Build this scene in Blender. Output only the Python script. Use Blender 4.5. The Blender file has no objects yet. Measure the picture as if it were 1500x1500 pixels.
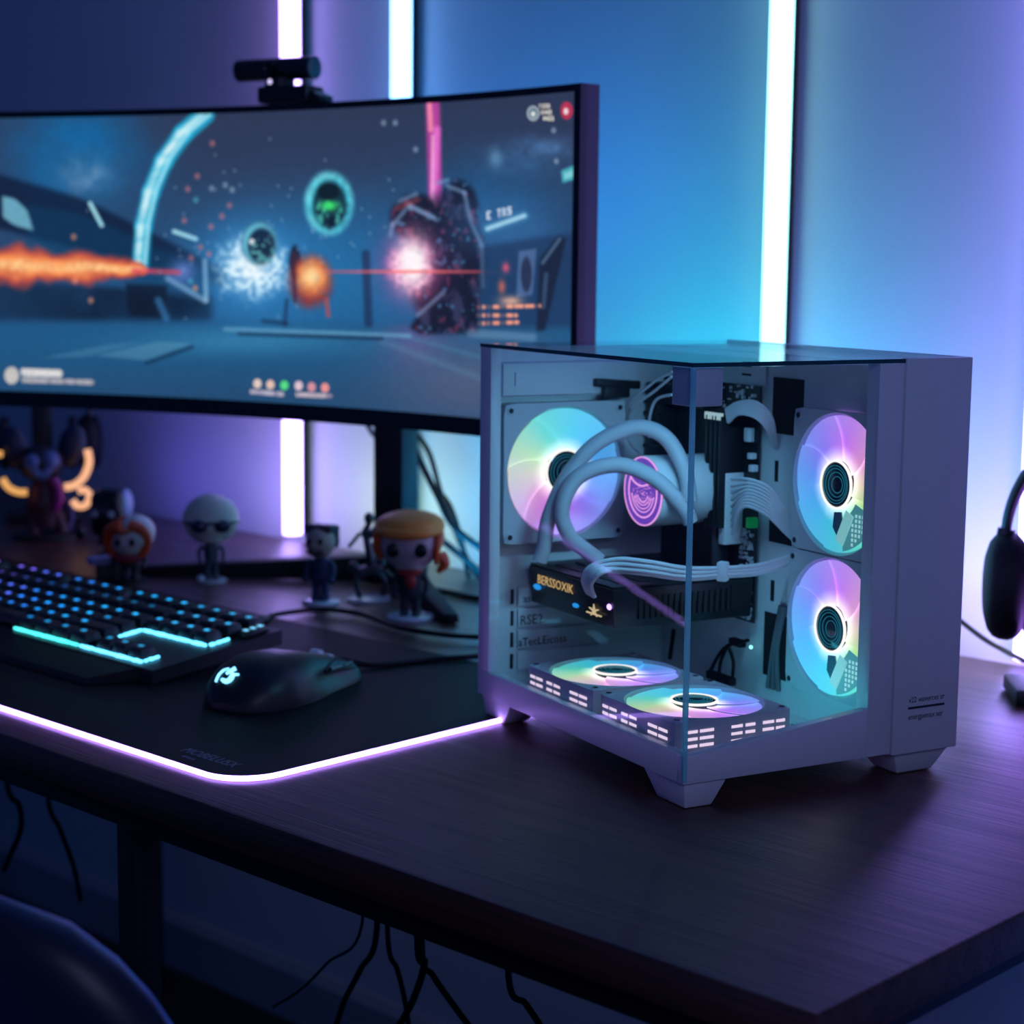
import bpy, bmesh, math, random
import numpy as np
from mathutils import Vector, Matrix
from mathutils.bvhtree import BVHTree
R = math.radians
PI = math.pi
random.seed(7)
scene = bpy.context.scene
COL = scene.collection
S = 0.75            # the whole room is laid out large and scaled to real size at the end
LIFT = 0.25

# ------------------------------------------------------------------ camera model
F_PX, PITCH, ROLL = 2700.37, 0.13481, 0.010686
TH = -0.761827
CAM = np.array([0.72271233, -1.08640165, 1.29192028])
AX = np.stack([[math.cos(TH), math.sin(TH), 0], [-math.sin(TH), math.cos(TH), 0], [0, 0, 1.0]])

def ray(x, y):
    cr, sr = math.cos(ROLL), math.sin(ROLL)
    U, V = x - 750, y - 750
    u, v = cr * U + sr * V, -sr * U + cr * V
    c, s = math.cos(PITCH), math.sin(PITCH)
    return AX @ np.array([u / F_PX, c + s * (-v / F_PX), -s + c * (-v / F_PX)])

def onz(x, y, z=0.75):
    d = ray(x, y)
    return Vector(CAM + (z - CAM[2]) / d[2] * d)

def ony(x, y, Y):
    d = ray(x, y)
    return Vector(CAM + (Y - CAM[1]) / d[1] * d)

def onplane(x, y, p, n):
    d = ray(x, y)
    p, n = np.array(p), np.array(n)
    return Vector(CAM + np.dot(p - CAM, n) / np.dot(d, n) * d)

def project(P):
    X = (np.asarray(P) - CAM) @ AX
    c, s = math.cos(PITCH), math.sin(PITCH)
    fw = c * X[..., 1] - s * X[..., 2]
    up = s * X[..., 1] + c * X[..., 2]
    u, v = F_PX * X[..., 0] / fw, -F_PX * up / fw
    cr, sr = math.cos(ROLL), math.sin(ROLL)
    return 750 + cr * u - sr * v, 750 + sr * u + cr * v

def face_cam(p, extra=0.0):
    return math.atan2(CAM[1] - p[1], CAM[0] - p[0]) + PI / 2 + extra

# ------------------------------------------------------------------ colour and materials
def lin(c):
    c = c / 255.0
    return c / 12.92 if c <= 0.04045 else ((c + 0.055) / 1.055) ** 2.4

def srgb(r, g, b):
    return (lin(r), lin(g), lin(b), 1.0)

def mat(name, col, rough=0.5, metal=0.0, emit=None, estr=0.0, spec=0.5, noise=0.0, nscale=30.0, bump=0.0, coat=0.0):
    m = bpy.data.materials.new(name)
    m.use_nodes = True
    nt = m.node_tree
    b = nt.nodes['Principled BSDF']
    if len(col) == 3:
        col = (*col, 1)
    b.inputs['Base Color'].default_value = col
    b.inputs['Roughness'].default_value = rough
    b.inputs['Metallic'].default_value = metal
    b.inputs['Specular IOR Level'].default_value = spec
    b.inputs['Coat Weight'].default_value = coat
    if emit:
        b.inputs['Emission Color'].default_value = (*emit[:3], 1)
        b.inputs['Emission Strength'].default_value = estr
    if noise or bump:
        tc = nt.nodes.new('ShaderNodeTexCoord')
        nz = nt.nodes.new('ShaderNodeTexNoise')
        nz.inputs['Scale'].default_value = nscale
        nz.inputs['Detail'].default_value = 4
        nt.links.new(tc.outputs['Object'], nz.inputs['Vector'])
        if noise:
            rp = nt.nodes.new('ShaderNodeValToRGB')
            lo = [max(0, c * (1 - noise)) for c in col[:3]] + [1]
            hi = [min(1, c * (1 + noise)) for c in col[:3]] + [1]
            rp.color_ramp.elements[0].position, rp.color_ramp.elements[1].position = 0.3, 0.7
            rp.color_ramp.elements[0].color, rp.color_ramp.elements[1].color = lo, hi
            nt.links.new(nz.outputs['Fac'], rp.inputs['Fac'])
            nt.links.new(rp.outputs['Color'], b.inputs['Base Color'])
        if bump:
            bp = nt.nodes.new('ShaderNodeBump')
            bp.inputs['Strength'].default_value = bump
            bp.inputs['Distance'].default_value = 0.002
            nt.links.new(nz.outputs['Fac'], bp.inputs['Height'])
            nt.links.new(bp.outputs['Normal'], b.inputs['Normal'])
    return m

def glow(name, col, strength, base=(0.02, 0.02, 0.02)):
    return mat(name, base, 0.5, emit=col, estr=strength)

def wood_mat():
    m = bpy.data.materials.new('dark_walnut')
    m.use_nodes = True
    nt = m.node_tree
    b = nt.nodes['Principled BSDF']
    tc = nt.nodes.new('ShaderNodeTexCoord')
    mp = nt.nodes.new('ShaderNodeMapping')
    mp.inputs['Scale'].default_value = (1.2, 26, 26)
    n1 = nt.nodes.new('ShaderNodeTexNoise')
    n1.inputs['Scale'].default_value = 3.0
    n1.inputs['Detail'].default_value = 8
    n1.inputs['Roughness'].default_value = 0.62
    n1.inputs['Distortion'].default_value = 0.35
    mp2 = nt.nodes.new('ShaderNodeMapping')
    mp2.inputs['Scale'].default_value = (6, 170, 170)
    n2 = nt.nodes.new('ShaderNodeTexNoise')
    n2.inputs['Scale'].default_value = 2.0
    n2.inputs['Detail'].default_value = 5
    rp = nt.nodes.new('ShaderNodeValToRGB')
    e = rp.color_ramp.elements
    e[0].position, e[0].color = 0.30, (0.012, 0.0045, 0.0040, 1)
    e[1].position, e[1].color = 0.75, (0.12, 0.040, 0.030, 1)
    mx = nt.nodes.new('ShaderNodeMix')
    mx.inputs[0].default_value = 0.35
    nt.links.new(tc.outputs['Object'], mp.inputs['Vector'])
    nt.links.new(tc.outputs['Object'], mp2.inputs['Vector'])
    nt.links.new(mp.outputs['Vector'], n1.inputs['Vector'])
    nt.links.new(mp2.outputs['Vector'], n2.inputs['Vector'])
    nt.links.new(n1.outputs['Fac'], mx.inputs[2])
    nt.links.new(n2.outputs['Fac'], mx.inputs[3])
    nt.links.new(mx.outputs[0], rp.inputs['Fac'])
    nt.links.new(rp.outputs['Color'], b.inputs['Base Color'])
    rr = nt.nodes.new('ShaderNodeMapRange')
    rr.inputs['To Min'].default_value = 0.55
    rr.inputs['To Max'].default_value = 0.24
    nt.links.new(mx.outputs[0], rr.inputs['Value'])
    nt.links.new(rr.outputs['Result'], b.inputs['Roughness'])
    bp = nt.nodes.new('ShaderNodeBump')
    bp.inputs['Strength'].default_value = 0.8
    bp.inputs['Distance'].default_value = 0.0012
    nt.links.new(mx.outputs[0], bp.inputs['Height'])
    nt.links.new(bp.outputs['Normal'], b.inputs['Normal'])
    b.inputs['Specular IOR Level'].default_value = 0.6
    b.inputs['Coat Weight'].default_value = 0.12
    b.inputs['Coat Roughness'].default_value = 0.33
    return m

def glass_mat(name, tint, fac_scale=1.0):
    m = bpy.data.materials.new(name)
    m.use_nodes = True
    nt = m.node_tree
    nt.nodes.remove(nt.nodes['Principled BSDF'])
    out = nt.nodes['Material Output']
    tr = nt.nodes.new('ShaderNodeBsdfTransparent')
    tr.inputs['Color'].default_value = (*tint, 1)
    gl = nt.nodes.new('ShaderNodeBsdfGlossy')
    gl.inputs['Roughness'].default_value = 0.02
    lw = nt.nodes.new('ShaderNodeLayerWeight')
    lw.inputs['Blend'].default_value = 0.5
    pw = nt.nodes.new('ShaderNodeMath')
    pw.operation = 'POWER'
    pw.inputs[1].default_value = 5.0
    mth = nt.nodes.new('ShaderNodeMath')
    mth.operation = 'MULTIPLY_ADD'
    mth.inputs[1].default_value = 0.62 * fac_scale
    mth.inputs[2].default_value = 0.022 * fac_scale
    nt.links.new(lw.outputs['Facing'], pw.inputs[0])
    mix = nt.nodes.new('ShaderNodeMixShader')
    nt.links.new(pw.outputs[0], mth.inputs[0])
    nt.links.new(mth.outputs[0], mix.inputs[0])
    nt.links.new(tr.outputs[0], mix.inputs[1])
    nt.links.new(gl.outputs[0], mix.inputs[2])
    nt.links.new(mix.outputs[0], out.inputs['Surface'])
    return m

def fan_mat(name, strength):
    # addressable LED glow: hue by angle, whiter and brighter towards the hub where the diodes sit
    m = bpy.data.materials.new(name)
    m.use_nodes = True
    nt = m.node_tree
    b = nt.nodes['Principled BSDF']
    b.inputs['Base Color'].default_value = (0.55, 0.58, 0.6, 1)
    b.inputs['Roughness'].default_value = 0.35
    tc = nt.nodes.new('ShaderNodeTexCoord')
    sp = nt.nodes.new('ShaderNodeSeparateXYZ')
    nt.links.new(tc.outputs['Object'], sp.inputs[0])
    at = nt.nodes.new('ShaderNodeMath')
    at.operation = 'ARCTAN2'
    nt.links.new(sp.outputs['Y'], at.inputs[0])
    nt.links.new(sp.outputs['X'], at.inputs[1])
    mr = nt.nodes.new('ShaderNodeMapRange')
    mr.inputs['From Min'].default_value = -PI
    mr.inputs['From Max'].default_value = PI
    nt.links.new(at.outputs[0], mr.inputs['Value'])
    rp = nt.nodes.new('ShaderNodeValToRGB')
    stops = [(0.0, (235, 200, 150)), (0.10, (240, 140, 200)), (0.20, (215, 95, 240)), (0.34, (150, 100, 245)), (0.46, (95, 130, 240)),
             (0.58, (45, 165, 235)), (0.72, (30, 195, 215)), (0.84, (85, 210, 160)), (0.93, (195, 220, 110)), (1.0, (235, 200, 150))]
    el = rp.color_ramp.elements
    el[0].position, el[0].color = 0, srgb(*stops[0][1])
    el[1].position, el[1].color = 1, srgb(*stops[-1][1])
    for p, c in stops[1:-1]:
        k = el.new(p)
        k.color = srgb(*c)
    nt.links.new(mr.outputs[0], rp.inputs['Fac'])
    ln = nt.nodes.new('ShaderNodeVectorMath')
    ln.operation = 'LENGTH'
    nt.links.new(tc.outputs['Object'], ln.inputs[0])
    rad = nt.nodes.new('ShaderNodeMapRange')
    rad.inputs['From Min'].default_value = 0.022 * S
    rad.inputs['From Max'].default_value = 0.046 * S
    rad.inputs['To Min'].default_value = 0.62
    rad.inputs['To Max'].default_value = 0.0
    rad.interpolation_type = 'SMOOTHSTEP'
    nt.links.new(ln.outputs['Value'], rad.inputs['Value'])
    mx = nt.nodes.new('ShaderNodeMix')
    mx.data_type = 'RGBA'
    mx.inputs[7].default_value = (1.0, 0.93, 0.86, 1)
    nt.links.new(rad.outputs[0], mx.inputs[0])
    nt.links.new(rp.outputs['Color'], mx.inputs[6])
    rim = nt.nodes.new('ShaderNodeMapRange')
    rim.inputs['From Min'].default_value = 0.030 * S
    rim.inputs['From Max'].default_value = 0.072 * S
    rim.inputs['To Min'].default_value = 0.0
    rim.inputs['To Max'].default_value = 0.26
    nt.links.new(ln.outputs['Value'], rim.inputs['Value'])
    mx2 = nt.nodes.new('ShaderNodeMix')
    mx2.data_type = 'RGBA'
    mx2.inputs[7].default_value = (0.16, 0.46, 0.62, 1)
    nt.links.new(rim.outputs[0], mx2.inputs[0])
    nt.links.new(mx.outputs[2], mx2.inputs[6])
    st = nt.nodes.new('ShaderNodeMath')
    st.operation = 'MULTIPLY_ADD'
    st.inputs[1].default_value = strength * 0.9
    st.inputs[2].default_value = strength
    nt.links.new(rad.outputs[0], st.inputs[0])
    nt.links.new(mx2.outputs[2], b.inputs['Emission Color'])
    nt.links.new(st.outputs[0], b.inputs['Emission Strength'])
    return m

# ------------------------------------------------------------------ mesh builder
class MB:
    def __init__(self):
        self.bm = bmesh.new()

    def box(self, c, size, rot=None, bevel=0.0, seg=2):
        r = bmesh.ops.create_cube(self.bm, size=1.0)
        M = Matrix.Translation(Vector(c)) @ (rot.to_4x4() if rot else Matrix.Identity(4)) @ Matrix.Diagonal((*size, 1))
        bmesh.ops.transform(self.bm, matrix=M, verts=r['verts'])
        if bevel:
            es = list({e for v in r['verts'] for e in v.link_edges})
            bmesh.ops.bevel(self.bm, geom=es, offset=min(bevel, 0.45 * min(size)), segments=seg, profile=0.5, affect='EDGES')
        return self

    def bb(self, lo, hi, bevel=0.0, seg=2):
        c = [(a + b) / 2 for a, b in zip(lo, hi)]
        return self.box(c, [abs(b - a) for a, b in zip(lo, hi)], None, bevel, seg)

    def hexa(self, bot, top, bevel=0.0):
        # eight corners: four below, four above (same winding)
        vs = [self.bm.verts.new(p) for p in list(bot) + list(top)]
        fs = [(3, 2, 1, 0), (4, 5, 6, 7), (0, 1, 5, 4), (1, 2, 6, 5), (2, 3, 7, 6), (3, 0, 4, 7)]
        faces = [self.bm.faces.new([vs[i] for i in f]) for f in fs]
        if bevel:
            es = list({e for v in vs for e in v.link_edges})
            bmesh.ops.bevel(self.bm, geom=es, offset=bevel, segments=2, profile=0.5, affect='EDGES')
        return self

    def prism(self, pts, vec, bevel=0.0):
        # polygon pts (3D, planar) swept by vec
        vec = Vector(vec)
        a = [self.bm.verts.new(Vector(p)) for p in pts]
        b = [self.bm.verts.new(Vector(p) + vec) for p in pts]
        n = len(pts)
        self.bm.faces.new(a[::-1])
        self.bm.faces.new(b)
        for i in range(n):
            self.bm.faces.new([a[i], a[(i + 1) % n], b[(i + 1) % n], b[i]])
        if bevel:
            es = list({e for v in a + b for e in v.link_edges})
            bmesh.ops.bevel(self.bm, geom=es, offset=bevel, segments=2, profile=0.5, affect='EDGES')
        return self

    def tube(self, pts, r, seg=10, smooth=True, closed=False, n=None, flat=1.0):
        pts = [Vector(p) for p in pts]
        rs = r if isinstance(r, (list, tuple)) else [r] * len(pts)
        if smooth and len(pts) > 2:
            out, rr = [], []
            m = n or 8
            N = len(pts)
            rng = range(N) if closed else range(N - 1)
            for i in rng:
                if closed:
                    p0, p1, p2, p3 = pts[(i - 1) % N], pts[i], pts[(i + 1) % N], pts[(i + 2) % N]
                else:
                    p0, p1, p2, p3 = pts[max(i - 1, 0)], pts[i], pts[i + 1], pts[min(i + 2, N - 1)]
                for k in range(m):
                    t = k / m
                    out.append(0.5 * ((2 * p1) + (p2 - p0) * t + (2 * p0 - 5 * p1 + 4 * p2 - p3) * t * t + (3 * p1 - p0 - 3 * p2 + p3) * t ** 3))
                    rr.append(rs[i] * (1 - t) + rs[(i + 1) % N] * t)
            if not closed:
                out.append(pts[-1]); rr.append(rs[-1])
            pts, rs = out, rr
        N = len(pts)
        rings, prev = [], None
        for i in range(N):
            if closed:
                t = pts[(i + 1) % N] - pts[(i - 1) % N]
            else:
                t = pts[min(i + 1, N - 1)] - pts[max(i - 1, 0)]
            t = t.normalized() if t.length > 1e-9 else Vector((0, 0, 1))
            if prev is None:
                a = Vector((0, 0, 1)) if abs(t.z) < 0.9 else Vector((1, 0, 0))
                x = t.cross(a).normalized()
            else:
                x = (prev - t * prev.dot(t)).normalized()
            prev = x
            y = t.cross(x)
            rings.append([self.bm.verts.new(pts[i] + rs[i] * (math.cos(2 * PI * k / seg) * x + flat * math.sin(2 * PI * k / seg) * y)) for k in range(seg)])
        last = N if closed else N - 1
        for i in range(last):
            A, B = rings[i], rings[(i + 1) % N]
            for k in range(seg):
                self.bm.faces.new([A[k], A[(k + 1) % seg], B[(k + 1) % seg], B[k]])
        if not closed:
            self.bm.faces.new(rings[0][::-1])
            self.bm.faces.new(rings[-1])
        return self

    def lathe(self, prof, seg=32, M=None, sx=1.0, sy=1.0):
        # profile (r, z) revolved about z
        M = M or Matrix.Identity(4)
        rings = []
        for r, z in prof:
            if r < 1e-6:
                rings.append([self.bm.verts.new(M @ Vector((0, 0, z)))])
            else:
                rings.append([self.bm.verts.new(M @ Vector((r * sx * math.cos(2 * PI * k / seg), r * sy * math.sin(2 * PI * k / seg), z))) for k in range(seg)])
        for A, B in zip(rings, rings[1:]):
            for k in range(seg):
                a, b = A[k % len(A)], A[(k + 1) % len(A)]
                c, d = B[(k + 1) % len(B)], B[k % len(B)]
                f = []
                for v in (a, b, c, d):
                    if v not in f:
                        f.append(v)
                if len(f) > 2:
                    self.bm.faces.new(f)
        for ring in (rings[0], rings[-1]):
            if len(ring) > 2 and tuple(prof[0]) != tuple(prof[-1]):
                try:
                    self.bm.faces.new(ring)
                except ValueError:
                    pass
        return self

    def ball(self, c, r, rot=None, u=20, v=14):
        rr = r if isinstance(r, (list, tuple)) else (r, r, r)
        x = bmesh.ops.create_uvsphere(self.bm, u_segments=u, v_segments=v, radius=1.0)
        M = Matrix.Translation(Vector(c)) @ (rot.to_4x4() if rot else Matrix.Identity(4)) @ Matrix.Diagonal((*rr, 1))
        bmesh.ops.transform(self.bm, matrix=M, verts=x['verts'])
        return self

    def cyl(self, a, b, r, seg=16, r2=None):
        return self.tube([a, b], [r, r if r2 is None else r2], seg, smooth=False)

    def plate_hole(self, half, rad, z0, z1, seg=64, corner=0.0, M=None):
        # square plate with a round hole, lying in xy
        M = M or Matrix.Identity(4)
        def sq(a):
            c, s = math.cos(a), math.sin(a)
            k = half / max(abs(c), abs(s))
            x, y = c * k, s * k
            if corner and abs(x) > half - corner and abs(y) > half - corner:
                q = Vector((math.copysign(half - corner, x), math.copysign(half - corner, y)))
                d = Vector((x, y)) - q
                d = d.normalized() * corner
                return q.x + d.x, q.y + d.y
            return x, y
        L = []
        for k in range(seg):
            a = 2 * PI * k / seg
            o = sq(a)
            i = (rad * math.cos(a), rad * math.sin(a))
            L.append([self.bm.verts.new(M @ Vector((*p, z))) for p, z in ((i, z0), (o, z0), (o, z1), (i, z1))])
        for k in range(seg):
            A, B = L[k], L[(k + 1) % seg]
            for j in range(4):
                self.bm.faces.new([A[j], A[(j + 1) % 4], B[(j + 1) % 4], B[j]])
        return self

    def text(self, s, size, M, depth=0.0004, align='LEFT', sx=1.0):
        cu = bpy.data.curves.new('t', 'FONT')
        cu.body = s
        cu.size = size
        cu.extrude = depth
        cu.align_x = align
        cu.resolution_u = 2
        o = bpy.data.objects.new('t', cu)
        COL.objects.link(o)
        dg = bpy.context.evaluated_depsgraph_get()
        me = bpy.data.meshes.new_from_object(o.evaluated_get(dg))
        me.transform(M @ Matrix.Diagonal((sx, 1, 1, 1)))
        self.bm.from_mesh(me)
        bpy.data.objects.remove(o)
        bpy.data.meshes.remove(me)
        bpy.data.curves.remove(cu)
        return self

    def build(self, name, m, parent=None, smooth=True, loc=None, rot=None, angle=35):
        bm = self.bm
        bmesh.ops.recalc_face_normals(bm, faces=bm.faces[:])
        if smooth:
            lim = R(angle)
            for f in bm.faces:
                f.smooth = True
            for e in bm.edges:
                if len(e.link_faces) == 2:
                    if e.calc_face_angle(0) > lim:
                        e.smooth = False
        me = bpy.data.meshes.new(name)
        bm.to_mesh(me)
        bm.free()
        me.materials.append(m)
        o = bpy.data.objects.new(name, me)
        COL.objects.link(o)
        if parent:
            o.parent = parent
        if loc is not None:
            o.location = loc
        if rot is not None:
            o.rotation_euler = rot
        return o

def frame_mat(origin, right, up):
    r, u = Vector(right).normalized(), Vector(up).normalized()
    n = r.cross(u)
    return Matrix(((r.x, u.x, n.x, origin[0]), (r.y, u.y, n.y, origin[1]), (r.z, u.z, n.z, origin[2]), (0, 0, 0, 1)))

def tag(o, label=None, cat=None, group=None, kind=None):
    if label: o['label'] = label
    if cat: o['category'] = cat
    if group: o['group'] = group
    if kind: o['kind'] = kind
    return o

def thing(name, label, cat, loc=(0, 0, 0), rz=0.0, group=None):
    o = bpy.data.objects.new(name, None)
    o.empty_display_size = 0.05
    COL.objects.link(o)
    o.location = loc
    o.rotation_euler = (0, 0, rz)
    return tag(o, label, cat, group)

# ------------------------------------------------------------------ shared materials
M_wall = mat('wall_paint', (0.62, 0.62, 0.64), 0.75, noise=0.03, nscale=6, bump=0.05)
M_base = mat('baseboard_paint', (0.35, 0.35, 0.38), 0.5)
M_floor = mat('dark_floor', (0.035, 0.022, 0.022), 0.5, noise=0.3, nscale=8)
M_wood = wood_mat()
M_steel = mat('black_steel', (0.006, 0.006, 0.008), 0.5, spec=0.3)
M_black = mat('black_plastic', (0.008, 0.008, 0.010), 0.45)
M_matte = mat('matte_black', (0.005, 0.005, 0.007), 0.55, spec=0.3, bump=0.1, nscale=900)
M_gloss = mat('gloss_black', (0.006, 0.006, 0.008), 0.2)
M_cable = mat('black_cable', (0.003, 0.003, 0.005), 0.5, spec=0.25)
M_white = mat('white_case_paint', (0.74, 0.75, 0.78), 0.42, noise=0.015, nscale=200)
M_whitein = mat('white_inner_steel', (0.68, 0.70, 0.73), 0.5, noise=0.02, nscale=120)
M_whitepl = mat('white_plastic', (0.7, 0.71, 0.74), 0.4)
M_frost = mat('frosted_white_plastic', (0.55, 0.58, 0.62), 0.3)
M_dark = mat('dark_hole', (0.004, 0.005, 0.008), 0.8)
M_ink = mat('dark_print', (0.012, 0.014, 0.03), 0.6)
M_pcb = mat('black_circuit_board', (0.008, 0.010, 0.014), 0.45, noise=0.5, nscale=160, bump=0.3)
M_chip = mat('grey_component', (0.10, 0.11, 0.13), 0.35, metal=0.4)
M_sink = mat('dark_heatsink', (0.02, 0.022, 0.028), 0.4, metal=0.5)
M_sleeve = mat('white_sleeved_cable', (0.66, 0.66, 0.7), 0.65, bump=0.4, nscale=900)
M_hose = mat('white_braided_hose', (0.5, 0.5, 0.55), 0.55, bump=0.5, nscale=1200)
M_glass = glass_mat('clear_case_glass', (0.93, 0.97, 0.98), 0.75)
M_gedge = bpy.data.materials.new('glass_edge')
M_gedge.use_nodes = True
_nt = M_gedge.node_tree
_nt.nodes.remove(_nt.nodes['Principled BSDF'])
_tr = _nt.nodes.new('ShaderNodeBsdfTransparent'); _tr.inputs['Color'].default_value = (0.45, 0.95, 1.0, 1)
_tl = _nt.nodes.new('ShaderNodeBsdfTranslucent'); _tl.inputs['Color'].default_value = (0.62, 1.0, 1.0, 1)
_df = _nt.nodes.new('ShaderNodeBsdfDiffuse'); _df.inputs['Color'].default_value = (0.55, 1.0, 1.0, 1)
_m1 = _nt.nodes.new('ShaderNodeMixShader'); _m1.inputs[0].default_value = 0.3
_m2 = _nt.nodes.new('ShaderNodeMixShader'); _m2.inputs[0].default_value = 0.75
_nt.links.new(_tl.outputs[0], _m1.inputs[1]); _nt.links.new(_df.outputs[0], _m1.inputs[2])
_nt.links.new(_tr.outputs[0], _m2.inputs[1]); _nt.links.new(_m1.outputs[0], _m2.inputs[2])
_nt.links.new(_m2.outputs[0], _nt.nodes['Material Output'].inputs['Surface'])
M_skin = mat('figurine_face', (0.55, 0.42, 0.40), 0.5)
M_clear = mat('clear_white_acrylic', (0.6, 0.62, 0.68), 0.15)

# ------------------------------------------------------------------ the setting
WD = 1.2312
FZ = -0.25
w = MB().bb((-4.6, WD, FZ), (1.6, WD + 0.1, 2.6)).build('wall_back', M_wall, smooth=False)
tag(w, kind='structure')
f = MB().bb((-4.6, -2.6, FZ - 0.05), (1.6, WD + 0.1, FZ)).build('floor', M_floor, smooth=False)
tag(f, kind='structure')
b = MB().prism([(-4.6, WD - 0.0005, FZ), (-4.6, WD - 0.022, FZ), (-4.6, WD - 0.022, FZ + 0.10), (-4.6, WD - 0.012, FZ + 0.118), (-4.6, WD - 0.0005, FZ + 0.118)], (6.2, 0, 0)).build('baseboard_back', M_base, smooth=False)
tag(b, kind='structure')

# ------------------------------------------------------------------ desk
DB = 1.195
desk = thing('desk', 'long dark walnut desk on black steel legs against the wall', 'desk', (-1.65, 0.6, FZ))
def dl(x, y, z): return (x + 1.65, y - 0.6, z - FZ)
MB().bb(dl(-3.35, 0, 0.712), dl(0, DB, 0.75), 0.003, 2).build('tabletop', M_wood, desk)
MB().bb(dl(-3.30, 0.012, 0.688), dl(-0.02, 0.05, 0.7115)).bb(dl(-3.30, DB - 0.05, 0.688), dl(-0.02, DB - 0.012, 0.7115)) \
    .bb(dl(-3.30, 0.0505, 0.688), dl(-3.25, DB - 0.0505, 0.7115)).bb(dl(-0.07, 0.0505, 0.688), dl(-0.02, DB - 0.0505, 0.7115)).build('under_frame', M_steel, desk, smooth=False)
for lx, ly in ((-0.916, 0.045), (-2.95, 0.045), (-2.435, DB - 0.07), (-3.28, DB - 0.07)):
        MB().bb(dl(lx - 0.017, ly - 0.017, FZ + 0.012), dl(lx + 0.017, ly + 0.017, 0.7115), 0.002).bb(dl(lx - 0.022, ly - 0.022, FZ + 0.0005), dl(lx + 0.022, ly + 0.022, FZ + 0.012)).build('leg', M_steel, desk)

# ------------------------------------------------------------------ LED light bars on the wall
TUBE = [(3.4, 2.3, 8.0), (1.1, 2.6, 6.0), (1.05, 2.7, 2.6), (2.5, 1.9, 8.0)]
def light_bar(x, r, col, strength, label, z0=0.758):
    t = thing('led_light_bar', label, 'light bar', (x, WD, z0), 0, 'vertical light bars on the wall')
    h = 2.5 - z0
    yc = -0.034
    pts = []
    MB().bb((-r * 0.55, -0.012, 0.004), (r * 0.55, -0.0005, h)).bb((-r * 1.02, -0.022, 0.0), (r * 1.12, -0.0121, h)).build('housing', M_steel, t, smooth=False)
    m = MB()
    prof = [(-r, -0.0225), (-r, yc)] + [(-r * math.cos(a), yc - r * math.sin(a)) for a in [PI * k / 14 for k in range(1, 14)]] + [(r, yc), (r, -0.0225)]
    m.prism([(p[0], p[1], 0.002) for p in prof], (0, 0, h - 0.004))
    m.build('diffuser', glow('light_bar_glow', col, strength, (0.8, 0.8, 0.8)), t)
    return t
light_bar(-2.049, 0.0175, TUBE[0], 1.0, 'lilac glowing light bar reaching the desk behind the webcam')
light_bar(-1.742, 0.0170, TUBE[1], 1.0, 'pale blue light bar behind the monitor, second from the webcam')
light_bar(-0.920, 0.0160, TUBE[2], 1.0, 'aqua white light bar rising behind the white computer tower')
light_bar(-0.468, 0.026, TUBE[3], 1.0, 'wide lilac white light bar behind the headphones on stand')

# ------------------------------------------------------------------ monitor
MC, MR = Vector((-1.1729, -0.9691)), 1.770
A0, A1 = R(121.4), R(82.62)
Z0, Z1 = 1.0415, 1.529
def arc(a, r, z): return Vector((MC.x + r * math.cos(a), MC.y + r * math.sin(a), z))
mon_base = Vector((-1.57, 1.03, 0.75))
mon = thing('monitor', 'large curved ultrawide monitor showing a space battle game', 'monitor', mon_base)
def ml(p): return Vector(p) - mon_base
def arc_solid(m, a0, a1, r0, r1, z0, z1, n=64):
    L = []
    for k in range(n + 1):
        a = a0 + (a1 - a0) * k / n
        L.append([m.bm.verts.new(ml(arc(a, r, z))) for r, z in ((r0, z0), (r1, z0), (r1, z1), (r0, z1))])
    for A, B in zip(L, L[1:]):
        for j in range(4):
            m.bm.faces.new([A[j], A[(j + 1) % 4], B[(j + 1) % 4], B[j]])
    m.bm.faces.new(L[0]); m.bm.faces.new(L[-1][::-1])
da = 0.0075
m = MB()
arc_solid(m, A0, A1, MR, MR + 0.012, Z0, Z0 + 0.026)
arc_solid(m, A0, A1, MR, MR + 0.012, Z1 - 0.010, Z1)
arc_solid(m, A0, A0 - da, MR, MR + 0.012, Z0 + 0.026, Z1 - 0.010, 2)
arc_solid(m, A1 + da, A1, MR, MR + 0.012, Z0 + 0.026, Z1 - 0.010, 2)
m.build('bezel', M_gloss, mon, smooth=False)
M_shell = mat('monitor_shell', (0.02, 0.02, 0.03), 0.35)
m = MB()
arc_solid(m, A0, A1, MR + 0.0121, MR + 0.034, Z0, Z1)
m.build('back_shell', M_shell, mon, smooth=False)
m = MB()
arc_solid(m, R(110), R(94), MR + 0.0342, MR + 0.075, Z0 + 0.10, Z1 - 0.12, 24)
m.build('back_hump', M_shell, mon, smooth=False)
# the picture on the screen: one fine panel, colour held per vertex and emitted
NU, NV = 760, 330
ua = np.linspace(A0 - da, A1 + da, NU)
vz = np.linspace(Z1 - 0.010, Z0 + 0.026, NV)
AA, ZZ = np.meshgrid(ua, vz)
PX = MC.x + (MR + 0.003) * np.cos(AA)
PY = MC.y + (MR + 0.003) * np.sin(AA)
P3 = np.stack([PX, PY, ZZ], -1)
def fbm(x, y, seed=0, octs=4):
    rg = np.random.RandomState(seed)
    tot, amp, nrm = 0, 1.0, 0
    for o in range(octs):
        T = rg.rand(64, 64)
        xi, yi = np.floor(x).astype(int), np.floor(y).astype(int)
        fx, fy = x - xi, y - yi
        fx, fy = fx * fx * (3 - 2 * fx), fy * fy * (3 - 2 * fy)
        g = lambda i, j: T[j % 64, i % 64]
        tot = tot + amp * ((g(xi, yi) * (1 - fx) + g(xi + 1, yi) * fx) * (1 - fy) + (g(xi, yi + 1) * (1 - fx) + g(xi + 1, yi + 1) * fx) * fy)
        nrm += amp
        amp *= 0.5
        x, y = x * 2.03 + 7.1, y * 2.03 + 3.7
    return tot / nrm
QX, QY = project(P3)
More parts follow.
